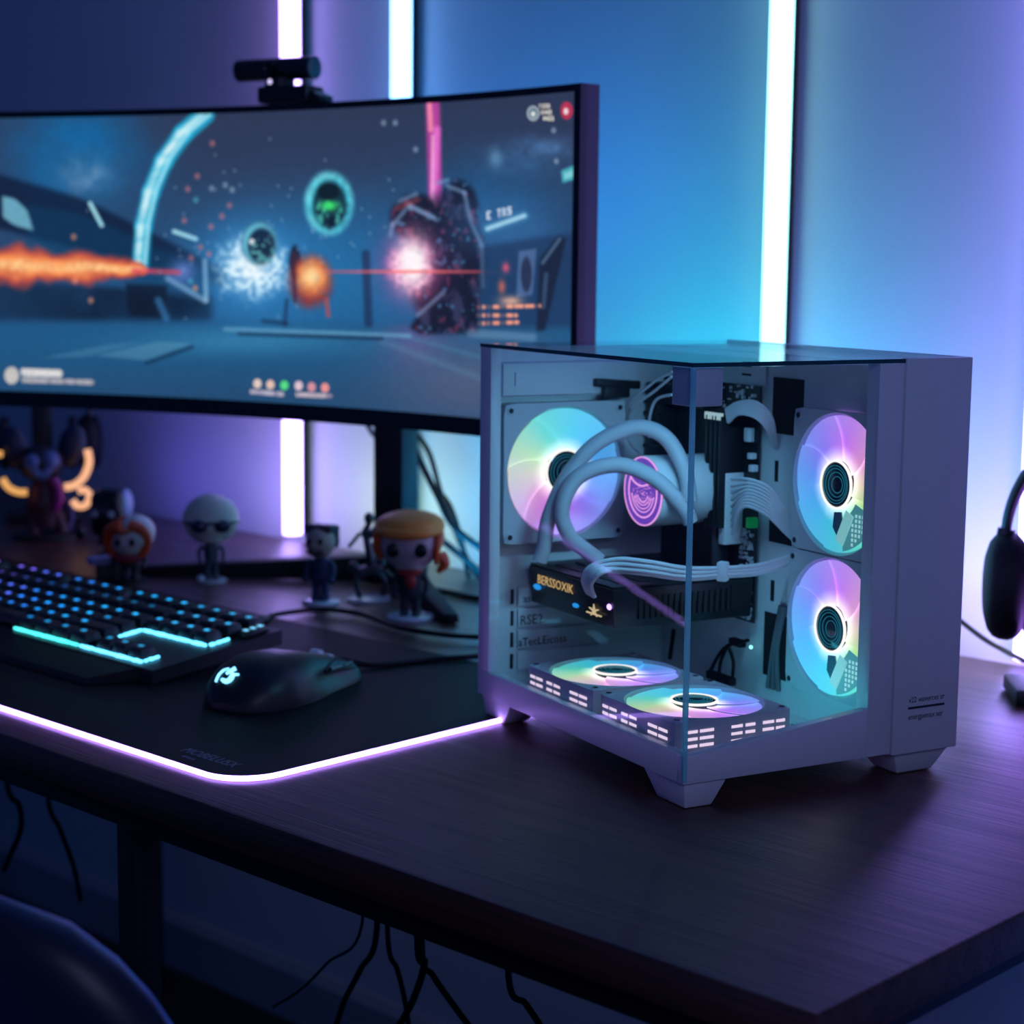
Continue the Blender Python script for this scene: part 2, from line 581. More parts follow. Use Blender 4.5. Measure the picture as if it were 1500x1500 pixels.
def sst(a, b_, x):
    t = np.clip((x - a) / (b_ - a), 0, 1)
    return t * t * (3 - 2 * t)
IMG = np.zeros((NV, NU, 3))
def put(c, a):
    global IMG
    a = np.clip(a, 0, 1)[..., None]
    IMG = IMG * (1 - a) + (np.array(c) / 255.0) * a
def add(c, a):
    global IMG
    IMG = IMG + (np.array(c) / 255.0) * np.clip(a, 0, 2)[..., None]
def gau(cx, cy, rx, ry=None):
    ry = ry or rx
    return np.exp(-((QX - cx) / rx) ** 2 - ((QY - cy) / ry) ** 2)
def disc(cx, cy, rx, ry=None, soft=0.18):
    ry = ry or rx
    d = np.sqrt(((QX - cx) / rx) ** 2 + ((QY - cy) / ry) ** 2)
    return 1 - sst(1 - soft, 1 + soft, d)
def seg(x0, y0, x1, y1, w, soft=1.5):
    dx, dy = x1 - x0, y1 - y0
    t = np.clip(((QX - x0) * dx + (QY - y0) * dy) / (dx * dx + dy * dy), 0, 1)
    d = np.hypot(QX - x0 - t * dx, QY - y0 - t * dy)
    return 1 - sst(w - soft, w + soft, d)
def poly(pts, soft=1.5):
    m_ = np.ones_like(QX)
    n = len(pts)
    ar = sum(pts[i][0] * pts[(i + 1) % n][1] - pts[(i + 1) % n][0] * pts[i][1] for i in range(n))
    sg = 1 if ar > 0 else -1
    for i in range(n):
        (x0, y0), (x1, y1) = pts[i], pts[(i + 1) % n]
        d = sg * ((x1 - x0) * (QY - y0) - (y1 - y0) * (QX - x0)) / math.hypot(x1 - x0, y1 - y0)
        m_ = m_ * sst(-soft, soft, d)
    return m_
N1 = fbm(QX / 60, QY / 60, 1)
N2 = fbm(QX / 18, QY / 18, 2)
N3 = fbm(QX / 6, QY / 6, 3, 3)
# sky, glow over the arena and floor
t = sst(230, 470, QY)
IMG[...] = np.array([46, 56, 84]) / 255
put((34, 84, 132), t * 0.9)
put((36, 110, 165), gau(470, 395, 210, 110) * 0.9)
put((22, 100, 158), gau(110, 235, 105, 85) * 0.95 * (0.5 + N1))
put((28, 92, 146), gau(720, 300, 110, 70) * 0.8 * (0.4 + N1))
put((96, 140, 180), gau(128, 258, 38, 26) * 1.2 * N2)
put((60, 110, 160), gau(770, 235, 60, 22) * 0.9 * N2)
put((14, 24, 48), poly([(-20, 250), (120, 290), (330, 395), (330, 420), (-20, 330)], 6) * 0.75)
put((16, 60, 96), poly([(40, 300), (120, 312), (310, 400), (310, 440), (140, 400), (40, 350)], 8) * 0.6)
put((12, 22, 40), poly([(-20, 400), (120, 415), (310, 420), (310, 470), (-20, 470)], 10) * 0.65 * (0.5 + N1))
# floor
fl = sst(466, 484, QY)
put((30, 86, 130), fl * 0.95)
put((52, 124, 168), fl * gau(360, 500, 170, 22) * 0.8)
put((38, 70, 106), fl * sst(500, 590, QY) * 0.7)
put((110, 90, 150), fl * gau(610, 500, 45, 40) * 0.6)
put((88, 94, 126), fl * gau(690, 560, 130, 70) * 0.75)  # greyish screen glare put into the picture colour
put((88, 130, 160), seg(560, 500, 720, 560, 5, 4) * 0.35)
put((70, 140, 170), seg(590, 492, 730, 530, 3, 3) * 0.3)
put((105, 160, 195), seg(330, 482, 600, 492, 3, 2.5) * 0.7)
put((20, 36, 62), seg(350, 489, 560, 496, 2.5, 2) * 0.7)
put((95, 150, 180), poly([(140, 521), (232, 500), (282, 503), (214, 528)], 2) * 0.45)
put((18, 40, 66), seg(214, 532, 282, 508, 2.5, 2) * 0.7)
put((82, 140, 172), poly([(60, 525), (150, 506), (212, 500), (130, 522)], 2) * 0.4)
# big cyan ring
pts_ = [(300, 168), (268, 196), (240, 236), (221, 282), (210, 332), (206, 386)]
for i in range(len(pts_) - 1):
    put((34, 180, 222), seg(*pts_[i], *pts_[i + 1], 14 - i * 0.5, 4) * 0.85)
for i in range(len(pts_) - 1):
    (x0, y0), (x1, y1) = pts_[i], pts_[i + 1]
    put((205, 240, 246), seg(x0 - 4, y0, x1 - 4, y1, 5, 4) * (0.35 + 1.0 * fbm(QX / 25 + QY / 9, QY / 40, 9)))
    put((175, 232, 244), seg(x0 + 7, y0, x1 + 6, y1, 2.2, 2) * 0.9)
# pale windows and light streaks
put((112, 176, 200), poly([(3, 287), (22, 291), (40, 308), (49, 338), (20, 330), (4, 318)], 3) * 0.9)
for s_ in ((132, 298, 149, 330), (255, 339, 287, 350)):
    put((165, 225, 240), seg(*s_, 3, 2) * 0.95)
put((150, 190, 225), seg(246, 408, 300, 440, 4, 3) * 0.6)
put((165, 200, 230), seg(300, 382, 302, 440, 3.5, 2.5) * 0.7)
put((110, 130, 210), gau(268, 398, 18, 16) * 0.8)
put((16, 26, 44), poly([(184, 415), (245, 418), (242, 466), (190, 462)], 4) * 0.8)
put((60, 130, 190), seg(232, 440, 243, 466, 5, 4) * 0.6)
# blast of fire from the edge
fx = np.clip(QX / 215, 0, 1)
hw_ = 30 * (1 - fx) ** 0.4 * (0.55 + 0.9 * fbm(QX / 30, QY / 40, 5)) + 3
dy_ = np.abs(QY - (388 + 8 * fx + 8 * (N2 - 0.5)))
env = (QX < 218) * 1.0
put((190, 70, 60), env * (1 - sst(hw_ * 0.6, hw_ * 1.15, dy_)) * 0.9)
put((255, 150, 84), env * (1 - sst(hw_ * 0.3, hw_ * 0.8, dy_)) * (0.45 + 0.8 * N2))
put((255, 205, 140), env * (1 - sst(hw_ * 0.1, hw_ * 0.42, dy_)) * (0.3 + N3 * 0.8))
put((225, 70, 90), seg(195, 396, 262, 399, 3, 3) * 0.8)
# white blue burst
ang = np.arctan2(QY - 390, QX - 370)
bd = np.hypot((QX - 370) / 1.1, QY - 390)
ray_ = 0.6 + 0.5 * fbm(ang * 5 + 20, bd / 40, 6)
put((60, 150, 220), np.exp(-(bd / 62) ** 2) * 0.85)
put((190, 230, 252), (1 - sst(26 * ray_, 72 * ray_, bd)) * (0.25 + 1.2 * sst(0.35, 0.75, N3)))
put((240, 250, 255), np.exp(-((bd) / 28) ** 2) * (0.5 + 0.9 * N3))
# drones
put((20, 40, 66), disc(380, 357, 25, 31) * 0.95)
put((110, 200, 225), (disc(380, 357, 25, 31) - disc(383, 360, 20, 26)) * 0.9)
put((230, 240, 245), disc(369, 354, 4) * 0.9)
put((100, 190, 190), (fbm(QX / 5, QY / 5, 12, 2) > 0.6) * disc(384, 368, 18, 18) * 0.7)
put((24, 52, 70), disc(482, 298, 31, 41))
rim = disc(482, 298, 35, 45) - disc(483, 300, 25, 35)
put((64, 200, 225), rim * (0.5 + 0.7 * N3))
put((160, 235, 240), (disc(482, 298, 34, 44) - disc(484, 300, 29, 39)) * 0.7 * N2 * 1.6)
put((70, 180, 170), disc(482, 312, 20, 24) * (fbm(QX / 5, QY / 5, 13, 2) > 0.52) * 0.8)
put((60, 225, 110), gau(482, 301, 12, 7) * 1.1)
put((14, 30, 40), disc(481, 281, 16, 13) * 0.9)
put((14, 28, 44), disc(484, 325, 6, 12) * 0.8)
# burning walker
put((26, 34, 58), disc(432, 385, 9, 26) * 0.9)
put((150, 50, 45), disc(455, 412, 32, 38, .3) * (0.3 + 0.9 * N2))
put((250, 140, 70), disc(457, 406, 22, 25, .5) * (0.5 + 0.7 * N3))
put((255, 214, 150), gau(456, 404, 15) * 1.1)
put((70, 40, 60), seg(430, 372, 432, 440, 3, 2) * 0.8)
put((220, 70, 55), seg(478, 438, 481, 462, 3, 2.5) * 0.6)
put((30, 60, 96), seg(420, 440, 417, 476, 3, 2) * 0.8)
put((24, 42, 70), seg(385, 470, 420, 474, 3, 2) * 0.6)
put((26, 44, 76), seg(536, 372, 540, 474, 6, 3) * 0.7)
# beam of light behind the giant
put((222, 70, 176), seg(634, 155, 638, 300, 10, 4) * 0.75)
put((245, 140, 170), seg(629, 152, 631, 190, 3.5, 2.5) * 0.9)
put((240, 120, 215), seg(640, 190, 634, 310, 5, 4) * 0.8)
put((250, 190, 225), seg(634, 200, 633, 300, 2, 2) * 0.7)
# the giant machine
body = np.maximum.reduce([disc(652, 385, 56, 98), disc(610, 318, 38, 34), disc(672, 310, 30, 46), poly([(600, 480), (640, 420), (705, 400), (700, 488), (615, 490)], 5)])
put((22, 26, 46), body * 0.97)
put((66, 72, 110), body * (sst(0.5, 0.7, fbm(QX / 16, QY / 26, 21))) * 0.6)
put((130, 62, 96), body * sst(0.62, 0.75, fbm(QX / 9, QY / 13, 22)) * 0.6)
put((70, 140, 190), body * sst(0.70, 0.85, fbm(QX / 7, QY / 8, 23, 2)) * 0.6)
for c_ in ((575, 330, 600, 300), (600, 300, 635, 318), (572, 345, 575, 328), (655, 272, 680, 282), (680, 282, 690, 325), (692, 330, 706, 360), (585, 295, 610, 284), (600, 303, 640, 322), (640, 268, 656, 264), (706, 360, 708, 420), (612, 462, 650, 428)):
    put((128, 168, 208), seg(*c_, 2.6, 3.0) * 0.6)
put((150, 70, 74), seg(580, 306, 612, 292, 4, 3) * 0.5)
bd = np.hypot((QX - 602) / 0.85, QY - 390)
put((225, 70, 150), np.exp(-(bd / 44) ** 2) * (0.55 + 0.6 * N3))
put((255, 170, 210), (1 - sst(16, 50, bd)) * (0.25 + 1.1 * sst(0.3, 0.7, N3)))
put((255, 246, 250), np.exp(-(((QX - 604) / 22) ** 2 + ((QY - 386) / 34) ** 2)) * 1.25)
put((230, 66, 84), seg(480, 398, 705, 398, 0.9, 1.8) * 0.75)
put((255, 120, 120), gau(602, 398, 90, 2.4) * 0.8)
# haze and lit smoke over the street
put((70, 120, 178), gau(735, 330, 70, 46) * 0.5 * (0.4 + N1))
put((84, 130, 185), gau(800, 215, 50, 14) * 0.7 * N2 * 1.4)
put((110, 165, 205), gau(726, 232, 10, 14) * 0.6)
# street on the far side
put((28, 44, 78), poly([(705, 360), (760, 350), (850, 340), (850, 480), (700, 480)], 8) * 0.55)
put((110, 140, 190), poly([(760, 368), (786, 364), (780, 432), (756, 436)], 2.5) * 0.5)
put((34, 40, 66), disc(771, 402, 8, 26) * 0.8)
put((26, 34, 56), poly([(790, 380), (818, 345), (832, 350), (812, 430), (800, 485), (786, 485)], 4) * 0.9)
put((96, 130, 165), seg(795, 385, 820, 350, 2.5, 2) * 0.6)
put((80, 115, 150), seg(800, 402, 796, 450, 3, 2.5) * 0.5)
for c_ in ((700, 450, 790, 448), (700, 462, 756, 462), (702, 474, 758, 472)):
    put((250, 160, 130), seg(*c_, 2.4, 2) * (0.3 + 0.9 * (fbm(QX / 4, QY * 0, 31, 2) > 0.45)))
put((255, 190, 160), gau(748, 441, 16, 7) * 0.8)
put((215, 110, 90), gau(735, 420, 5, 10) * 0.8)
put((225, 90, 120), gau(741, 392, 5, 7) * 0.9)
put((120, 160, 195), seg(690, 488, 780, 494, 6, 4) * 0.45)
put((76, 190, 200), poly([(822, 250), (845, 240), (845, 262), (824, 268)], 2.5) * 0.85)
put((180, 235, 238), poly([(826, 254), (845, 246), (845, 256), (827, 263)], 2) * 0.5)
put((205, 232, 245), seg(714, 335, 768, 316, 3.2, 2) * 0.95)
put((80, 170, 215), seg(714, 335, 768, 316, 7, 5) * 0.35)
# tiny letters, 3 x 5 dots each
FONT = {'E': '111100110100111', 'T': '111010010010010', 'R': '110101110101101', 'S': '111100111001111', 'I': '111010010010111', 'M': '101111111101101', 'H': '101101111101101', 'A': '010101111101101', 'D': '110101101101110', 'G': '111100101101111', 'N': '110101101101101', 'O': '111101101101111', 'B': '110101110101110', 'L': '100100100100111'}
def letters(s, x, y, cw, chh, col, slope=0.0, a=0.9):
    for i, ch_ in enumerate(s):
        if ch_ == ' ': continue
        for k_ in range(15):
            if FONT[ch_][k_] == '1':
                cx = x + (i * 4 + k_ % 3) * cw
                cy = y + (k_ // 3) * chh + slope * (cx - x)
                put(col, np.clip(1.3 - np.maximum(np.abs(QX - cx) / (cw * .62), np.abs(QY - cy) / (chh * .62)), 0, 1) * a * 1.6)
letters('E TRS', 714, 311, 1.9, 2.4, (200, 215, 235), -0.22)
# heads up display
put((196, 205, 212), (disc(781, 166, 9, 11) - disc(781, 166, 6, 7.5)) * 0.9)
put((96, 128, 145), disc(781, 166, 6.5, 8) * 0.9)
put((235, 235, 225), disc(781, 167, 3.2, 4) * 0.9)
letters('TIEM', 790, 153, 1.05, 1.25, (225, 218, 205), -0.02)
letters('HARD', 793, 162, 1.05, 1.25, (225, 218, 205), -0.02)
letters('MAGS', 796, 171, 1.05, 1.25, (225, 218, 205), -0.02)
put((190, 50, 80), disc(830, 162, 9, 13, .12) * 0.95)
put((235, 215, 220), disc(829, 163, 3.6, 5) * 0.95)
put((212, 206, 200), disc(17, 550, 10.5, 12.5, .12) * 0.95)
put((150, 150, 150), (disc(17, 550, 6.5, 8) - disc(17, 550, 4.5, 6)) * 0.4)
put((214, 208, 206), seg(35, 545, 87, 547, 5, 1.4) * 0.9)
letters('TIEONMIAND', 32, 541, 1.5, 2.4, (238, 232, 228), 0.03, .6)
put((168, 160, 166), seg(34, 557, 135, 560, 3.4, 1.4) * 0.85)
letters('THEGAME HAS TO RISE', 33, 554, 1.36, 1.5, (205, 196, 200), 0.03, .5)
for c_, x_, y_ in (((238, 210, 196), 377, 562), ((235, 196, 180), 396, 563.5), ((88, 225, 130), 416.5, 564.5), ((232, 202, 212), 437.5, 565), ((222, 150, 160), 456.5, 567), ((240, 150, 145), 476, 568)):
    put(c_, disc(x_, y_, 6, 7, .15) * 0.95)
put((160, 150, 176), seg(369, 573.5, 414, 577.5, 3, 1.3) * 0.8)
letters('BALENORA IS', 367, 571, 1.12, 1.3, (214, 202, 214), 0.08, .6)
put((172, 150, 166), seg(436, 578, 484, 580, 3, 1.3) * 0.8)
letters('LAMOREIASH', 434, 575, 1.12, 1.3, (226, 206, 214), 0.05, .6)
# sparks
rg = np.random.RandomState(4)
for x_, y_, c_ in ((311, 210, 0), (289, 258, 0), (275, 277, 0), (310, 276, 1), (330, 271, 1), (340, 278, 1), (336, 301, 0), (325, 317, 0), (309, 332, 0), (270, 323, 0), (294, 362, 0), (306, 372, 0), (280, 378, 0), (108, 347, 2), (133, 440, 2), (110, 411, 2), (286, 422, 2), (579, 180, 1), (609, 219, 1), (562, 180, 1), (815, 236, 1), (811, 191, 1), (287, 293, 3), (279, 412, 3)):
    put(((205, 120, 125), (150, 175, 200), (250, 160, 120), (80, 180, 200))[c_], disc(x_, y_, 3.6, 4.2, .6) * 0.6)
for k_ in range(70):
    x_, y_ = rg.normal(390, 110), rg.normal(345, 60)
    put((150, 190, 220), disc(x_, y_, 1.6, 1.8, .5) * 0.5)
IMG = IMG * (0.965 + 0.07 * N3[..., None])
# keep colours in the displayable range
IMG = np.clip(IMG, 0, 1)
ART = np.where(IMG <= 0.04045, IMG / 12.92, ((IMG + 0.055) / 1.055) ** 2.4)

me = bpy.data.meshes.new('screen')
vv = (P3.reshape(-1, 3) - np.array(mon_base))
idx = np.arange(NU * NV).reshape(NV, NU)
quads = np.stack([idx[:-1, :-1], idx[1:, :-1], idx[1:, 1:], idx[:-1, 1:]], -1).reshape(-1, 4)
me.vertices.add(len(vv)); me.vertices.foreach_set('co', vv.astype(np.float32).ravel())
me.loops.add(quads.size); me.loops.foreach_set('vertex_index', quads.astype(np.int32).ravel())
me.polygons.add(len(quads)); me.polygons.foreach_set('loop_start', (np.arange(len(quads)) * 4).astype(np.int32))
me.update(calc_edges=True)
ca = me.color_attributes.new('picture', 'FLOAT_COLOR', 'POINT')
rgba = np.ones((NU * NV, 4), np.float32)
rgba[:, :3] = ART.reshape(-1, 3)
ca.data.foreach_set('color', rgba.ravel())
sm = bpy.data.materials.new('lit_screen')
sm.use_nodes = True
nt = sm.node_tree
at = nt.nodes.new('ShaderNodeAttribute'); at.attribute_name = 'picture'
bs = nt.nodes['Principled BSDF']
bs.inputs['Base Color'].default_value = (0.01, 0.01, 0.012, 1)
bs.inputs['Roughness'].default_value = 0.45
nt.links.new(at.outputs['Color'], bs.inputs['Emission Color'])
bs.inputs['Emission Strength'].default_value = 1.0
me.materials.append(sm)
so = bpy.data.objects.new('screen', me); COL.objects.link(so); so.parent = mon
# neck and feet
MB().box((0, 0, 0.30), (0.062, 0.05, 0.585), Matrix.Rotation(R(12), 3, 'Z'), 0.006).build('neck', M_black, mon)
m = MB()
hub = arc(R(102.6), MR + 0.060, 1.27)
m.tube([ml((mon_base.x, mon_base.y - 0.02, 1.30)), ml(hub)], 0.04, 16, smooth=False)
m.build('neck_joint', M_black, mon)
def foot(end, wid0, wid1):
    e = Vector(end) - mon_base
    d = Vector((e.x, e.y, 0)); L = d.length; d.normalize(); n = Vector((-d.y, d.x, 0))
    a = d * 0.03
    m = MB()
    m.hexa([a - n * wid0 + Vector((0, 0, .002)), a + n * wid0 + Vector((0, 0, .002)), d * L + n * wid1 + Vector((0, 0, .002)), d * L - n * wid1 + Vector((0, 0, .002))],
           [a - n * wid0 * .8 + Vector((0, 0, .045)), a + n * wid0 * .8 + Vector((0, 0, .045)), d * L + n * wid1 * .8 + Vector((0, 0, .016)), d * L - n * wid1 * .8 + Vector((0, 0, .016))], 0.003)
    m.build('foot_leg', M_matte, mon)
foot((-1.225, 0.825, 0.75), 0.026, 0.014)
foot((-1.905, 0.735, 0.75), 0.030, 0.018)
MB().lathe([(0, 0.002), (0.055, 0.002), (0.055, 0.03), (0.045, 0.05), (0, 0.05)], 24).build('stand_hub', M_matte, mon)

# ------------------------------------------------------------------ webcam on the monitor
wa = R(101.9)
wp = arc(wa, MR + 0.012, Z1)
cam_t = thing('webcam', 'black tube shaped webcam clipped on top of the monitor', 'webcam', wp, wa - PI / 2 + R(2))
MB().box((0.005, 0.0, 0.014), (0.094, 0.05, 0.026), None, 0.005).box((0.055, 0.004, 0.010), (0.03, 0.04, 0.016), Matrix.Rotation(R(25), 3, 'Y'), 0.004).build('clip_mount', M_black, cam_t)
MB().tube([(-0.092, -0.002, 0.054), (0.049, -0.002, 0.054)], [0.0172, 0.0172], 24, smooth=False).build('body', M_black, cam_t)
MB().cyl((-0.014, -0.002, 0.026), (-0.014, -0.002, 0.040), 0.023).build('swivel', M_black, cam_t)
MB().lathe([(0.0175, 0), (0.0175, 0.004), (0.013, 0.006), (0, 0.006)], 24, frame_mat((0.0491, -0.002, 0.054), (0, 1, 0), (0, 0, 1))).build('end_cap', mat('teal_grey_cap', (0.03, 0.10, 0.12), 0.3), cam_t)
MB().ball((-0.016, -0.0242, 0.0335), (0.0042, 0.0022, 0.0042)).build('indicator_light', glow('white_indicator', (0.72, 0.62, 1), 1.2), cam_t)
MB().lathe([(0, 0), (0.008, 0), (0.010, 0.002), (0.010, 0.0)], 20, frame_mat((-0.02, -0.0195, 0.054), (1, 0, 0), (0, 0, 1))).build('lens', M_gloss, cam_t)

# ------------------------------------------------------------------ desk mat
def rrect(x0, x1, y0, y1, r, n=10):
    out = []
    for cx, cy, a0 in ((x1 - r, y1 - r, 0), (x0 + r, y1 - r, 90), (x0 + r, y0 + r, 180), (x1 - r, y0 + r, 270)):
        for k in range(n + 1):
            a = R(a0 + 90 * k / n)
            out.append((cx + r * math.cos(a), cy + r * math.sin(a)))
    return out
MX0, MX1, MY0, MY1 = -2.42, -0.757, 0.058, 0.655
MT = 0.7545
pad = thing('desk_mat', 'wide black desk mat with a glowing violet edge', 'desk mat', ((MX0 + MX1) / 2, (MY0 + MY1) / 2, 0.75))
pc = pad.location.copy()
MB().prism([(x - pc.x, y - pc.y, 0.0006) for x, y in rrect(MX0 + .003, MX1 - .003, MY0 + .003, MY1 - .003, 0.052)], (0, 0, MT - 0.7506)).build('mat_surface', mat('black_mat_cloth', (0.004, 0.005, 0.007), 0.6, bump=0.15, nscale=700, spec=0.18), pad)
edge_pts = [(x, y) for x, y in rrect(MX0, MX1, MY0, MY1, 0.055)]
front = [(MX0 + 0.05, MY0)] + [q for q in edge_pts if q[1] < MY0 + 0.0551 and q[0] > MX1 - 0.0551] + [(MX1, MY1 - 0.07)]
MB().tube([(x - pc.x, y - pc.y, 0.0036) for x, y in front], 0.0030, 8, smooth=False).build('light_edge', glow('violet_edge_glow', (4.2, 2.3, 10.0), 1.0, (.6, .6, .6)), pad)
m = MB()
m.text('MOBELUSX', 0.022, frame_mat((-0.905 - pc.x, 0.093 - pc.y, MT - 0.75 + 0.0002), (1, 0, 0), (0, 1, 0)), 0.0002, sx=0.85)
m.text('vroea', 0.010, frame_mat((-0.885 - pc.x, 0.080 - pc.y, MT - 0.75 + 0.0002), (1, 0, 0), (0, 1, 0)), 0.0002)
m.build('printed_mark', mat('grey_print', (0.13, 0.15, 0.22), 0.6), pad, smooth=False)

# ------------------------------------------------------------------ keyboard
KX0, KX1 = -1.945, -1.187
KYF, KYB = 0.258, 0.468
KS = 0.114                             # rake of the key deck
def kz(y): return 0.773 + KS * (y - KYF)
kb = thing('keyboard', 'black backlit mechanical keyboard with a wrist rest', 'keyboard', (-1.56, 0.35, MT))
def kl(p): return Vector(p) - Vector((-1.56, 0.35, MT))
m = MB()
m.prism([kl(p) for p in [(KX0, KYF, MT + 0.0008), (KX0, KYB - 0.02, kz(KYB) - 0.022), (KX0, KYB, kz(KYB) - 0.020), (KX0, KYB, kz(KYB)), (KX0, KYF, kz(KYF))]], (KX1 - KX0, 0, 0))
M_kb = mat('keyboard_case', (0.012, 0.013, 0.017), 0.4)
m.build('case', M_kb, kb)
m = MB()
m.prism([kl(p) for p in [(KX0, KYF - 0.0004, MT + 0.0008), (KX1 - 0.03, KYF - 0.0004, MT + 0.0008), (KX1 - 0.055, 0.193, MT + 0.0008), (KX0, 0.193, MT + 0.0008)]], (0, 0, 0.003))
m.hexa([kl((KX0, KYF - 0.0004, MT + .0039)), kl((KX1 - 0.03, KYF - 0.0004, MT + .0039)), kl((KX1 - 0.055, 0.193, MT + .0039)), kl((KX0, 0.193, MT + .0039))],
       [kl((KX0, KYF - 0.0004, kz(KYF) - .001)), kl((KX1 - 0.03, KYF - 0.0004, kz(KYF) - .001)), kl((KX1 - 0.06, 0.200, MT + .008)), kl((KX0, 0.200, MT + .008))])
m.build('wrist_rest', M_matte, kb, smooth=False)
for fx in (KX0 + 0.06, KX1 - 0.06):
    y = KYB - 0.035
    MB().hexa([kl(p) for p in ((fx - .015, y - .008, MT + .0004), (fx + .015, y - .008, MT + .0004), (fx + .015, y + .008, MT + .0004), (fx - .015, y + .008, MT + .0004))],
              [kl(p) for p in ((fx - .015, y - .008, kz(y) - .0235), (fx + .015, y - .008, kz(y) - .0235), (fx + .015, y + .008, kz(y) - .0225), (fx - .015, y + .008, kz(y) - .0225))]).build('riser_foot', M_matte, kb, smooth=False)
M_key = mat('keycap', (0.010, 0.011, 0.015), 0.42)
KU = 0.0355
KMX = -1.36
rows = [
    (0.449, [(1, 1), (1, 1.0)] ),
]
def ramp_col(x):
    # backlight colour along the board, violet far end to aqua near end
    st = [(-1.90, (150, 95, 255)), (-1.76, (110, 100, 255)), (-1.66, (50, 120, 255)), (-1.55, (20, 150, 255)), (-1.42, (25, 175, 255)), (-1.2, (60, 190, 255))]
    for (a, ca_), (b2, cb) in zip(st, st[1:]):
        if x <= b2:
            t = max(0, min(1, (x - a) / (b2 - a)))
            return [p * (1 - t) + q * t for p, q in zip(ca_, cb)]
    return st[-1][1]
glow_cache = {}
def legend_mat(x, k):
    q = (round(x / 0.09), k)
    if q not in glow_cache:
        c = ramp_col(q[0] * 0.09)
        glow_cache[q] = glow('key_legend_glow', srgb(*c)[:3], k)
    return glow_cache[q]
tiltM = Matrix.Rotation(math.atan(KS), 3, 'X')
def key(x0, x1, y, depth=0.0268, h=0.0115, lit=1.2, leg=True, legx=None):
    g = 0.0022
    z = kz(y) + 0.0035
    c = kl(((x0 + x1) / 2, y, z))
    wx, wy = (x1 - x0) / 2 - g, depth / 2
    t = 0.0035
    def P(x, yy, zz): return c + tiltM @ Vector((x, yy, zz))
    m = MB()
    m.hexa([P(-wx, -wy, 0), P(wx, -wy, 0), P(wx, wy, 0), P(-wx, wy, 0)], [P(-wx + t, -wy + t, h), P(wx - t, -wy + t, h), P(wx - t, wy - t * .6, h), P(-wx + t, wy - t * .6, h)], 0.0012)
    o = m.build('key', M_key, kb)
    if leg:
        ls = min(0.0085, wx)
        lx = -wx + t + 0.008 if legx is None else legx
        m = MB()
        cc = P(lx * 0.6, 0.0015, h + 0.0004)
        m.box(cc, (ls, 0.0052, 0.0006), tiltM)
        m.build('legend', legend_mat((x0 + x1) / 2, lit), o, smooth=False)
    return o
def row(y, widths, xr=KMX, lits=None, depth=0.0262):
    x = xr - sum(widths) * KU
    for i, wd_ in enumerate(widths):
        if wd_ > 0:
            L = lits(i) if lits else 1.3
            key(x, x + wd_ * KU, y, depth, lit=max(L, 0.05), leg=L > 0)
        x += abs(wd_) * KU
def frow(y, xr, lits):
    x = xr - 15 * KU
    for wd_ in [1, -1, 1, 1, 1, 1, -.5, 1, 1, 1, 1, -.5, 1, 1, 1, 1]:
        if wd_ > 0:
            key(x, x + wd_ * KU, y, 0.0262, lit=lits)
        x += abs(wd_) * KU
frow(0.449, KMX, 1.5)
row(0.414, [1] * 13 + [2], lits=lambda i: 0.35 if i > 0 else 0.8)
row(0.3765, [1.5] + [1] * 12 + [1.5], lits=lambda i: 1.7)
row(0.3455, [1.75] + [1] * 11 + [2.25], lits=lambda i: 1.9 if i < 12 else 0.9)
row(0.3175, [2.25] + [1] * 10 + [2.75], lits=lambda i: 1.5)
row(0.2880, [1.25, 1.25, 1.25, 6.25, 1.25, 1.25, 1.25, 1.25], lits=lambda i: (0 if i == 3 else 0.9), depth=0.0262)
for yy, L in ((0.449, 1.0), (0.414, 1.2), (0.3785, 1.3)):
    for k in range(4):
        key(KMX + 0.004 + k * KU, KMX + 0.004 + (k + 1) * KU, yy, 0.0262, lit=L)
for k in range(3):
    key(KMX + 0.022 + k * KU, KMX + 0.022 + (k + 1) * KU, 0.286, 0.0262, lit=0.7)
for k, xx in enumerate((-1.227, -1.2055)):
    pass
MB().box(kl((-1.2035, 0.432, kz(0.432) + 0.0045)), (0.020, 0.040, 0.008), tiltM, 0.002).build('media_wheel', M_key, kb)
m = MB()
for k in range(3):
    m.box(kl((-1.2035, 0.420 + 0.012 * k, kz(0.420 + 0.012 * k) + 0.0092)), (0.008, 0.005, 0.001), tiltM)
m.build('media_lights', glow('media_glow', srgb(120, 210, 255)[:3], 1.2), kb, smooth=False)
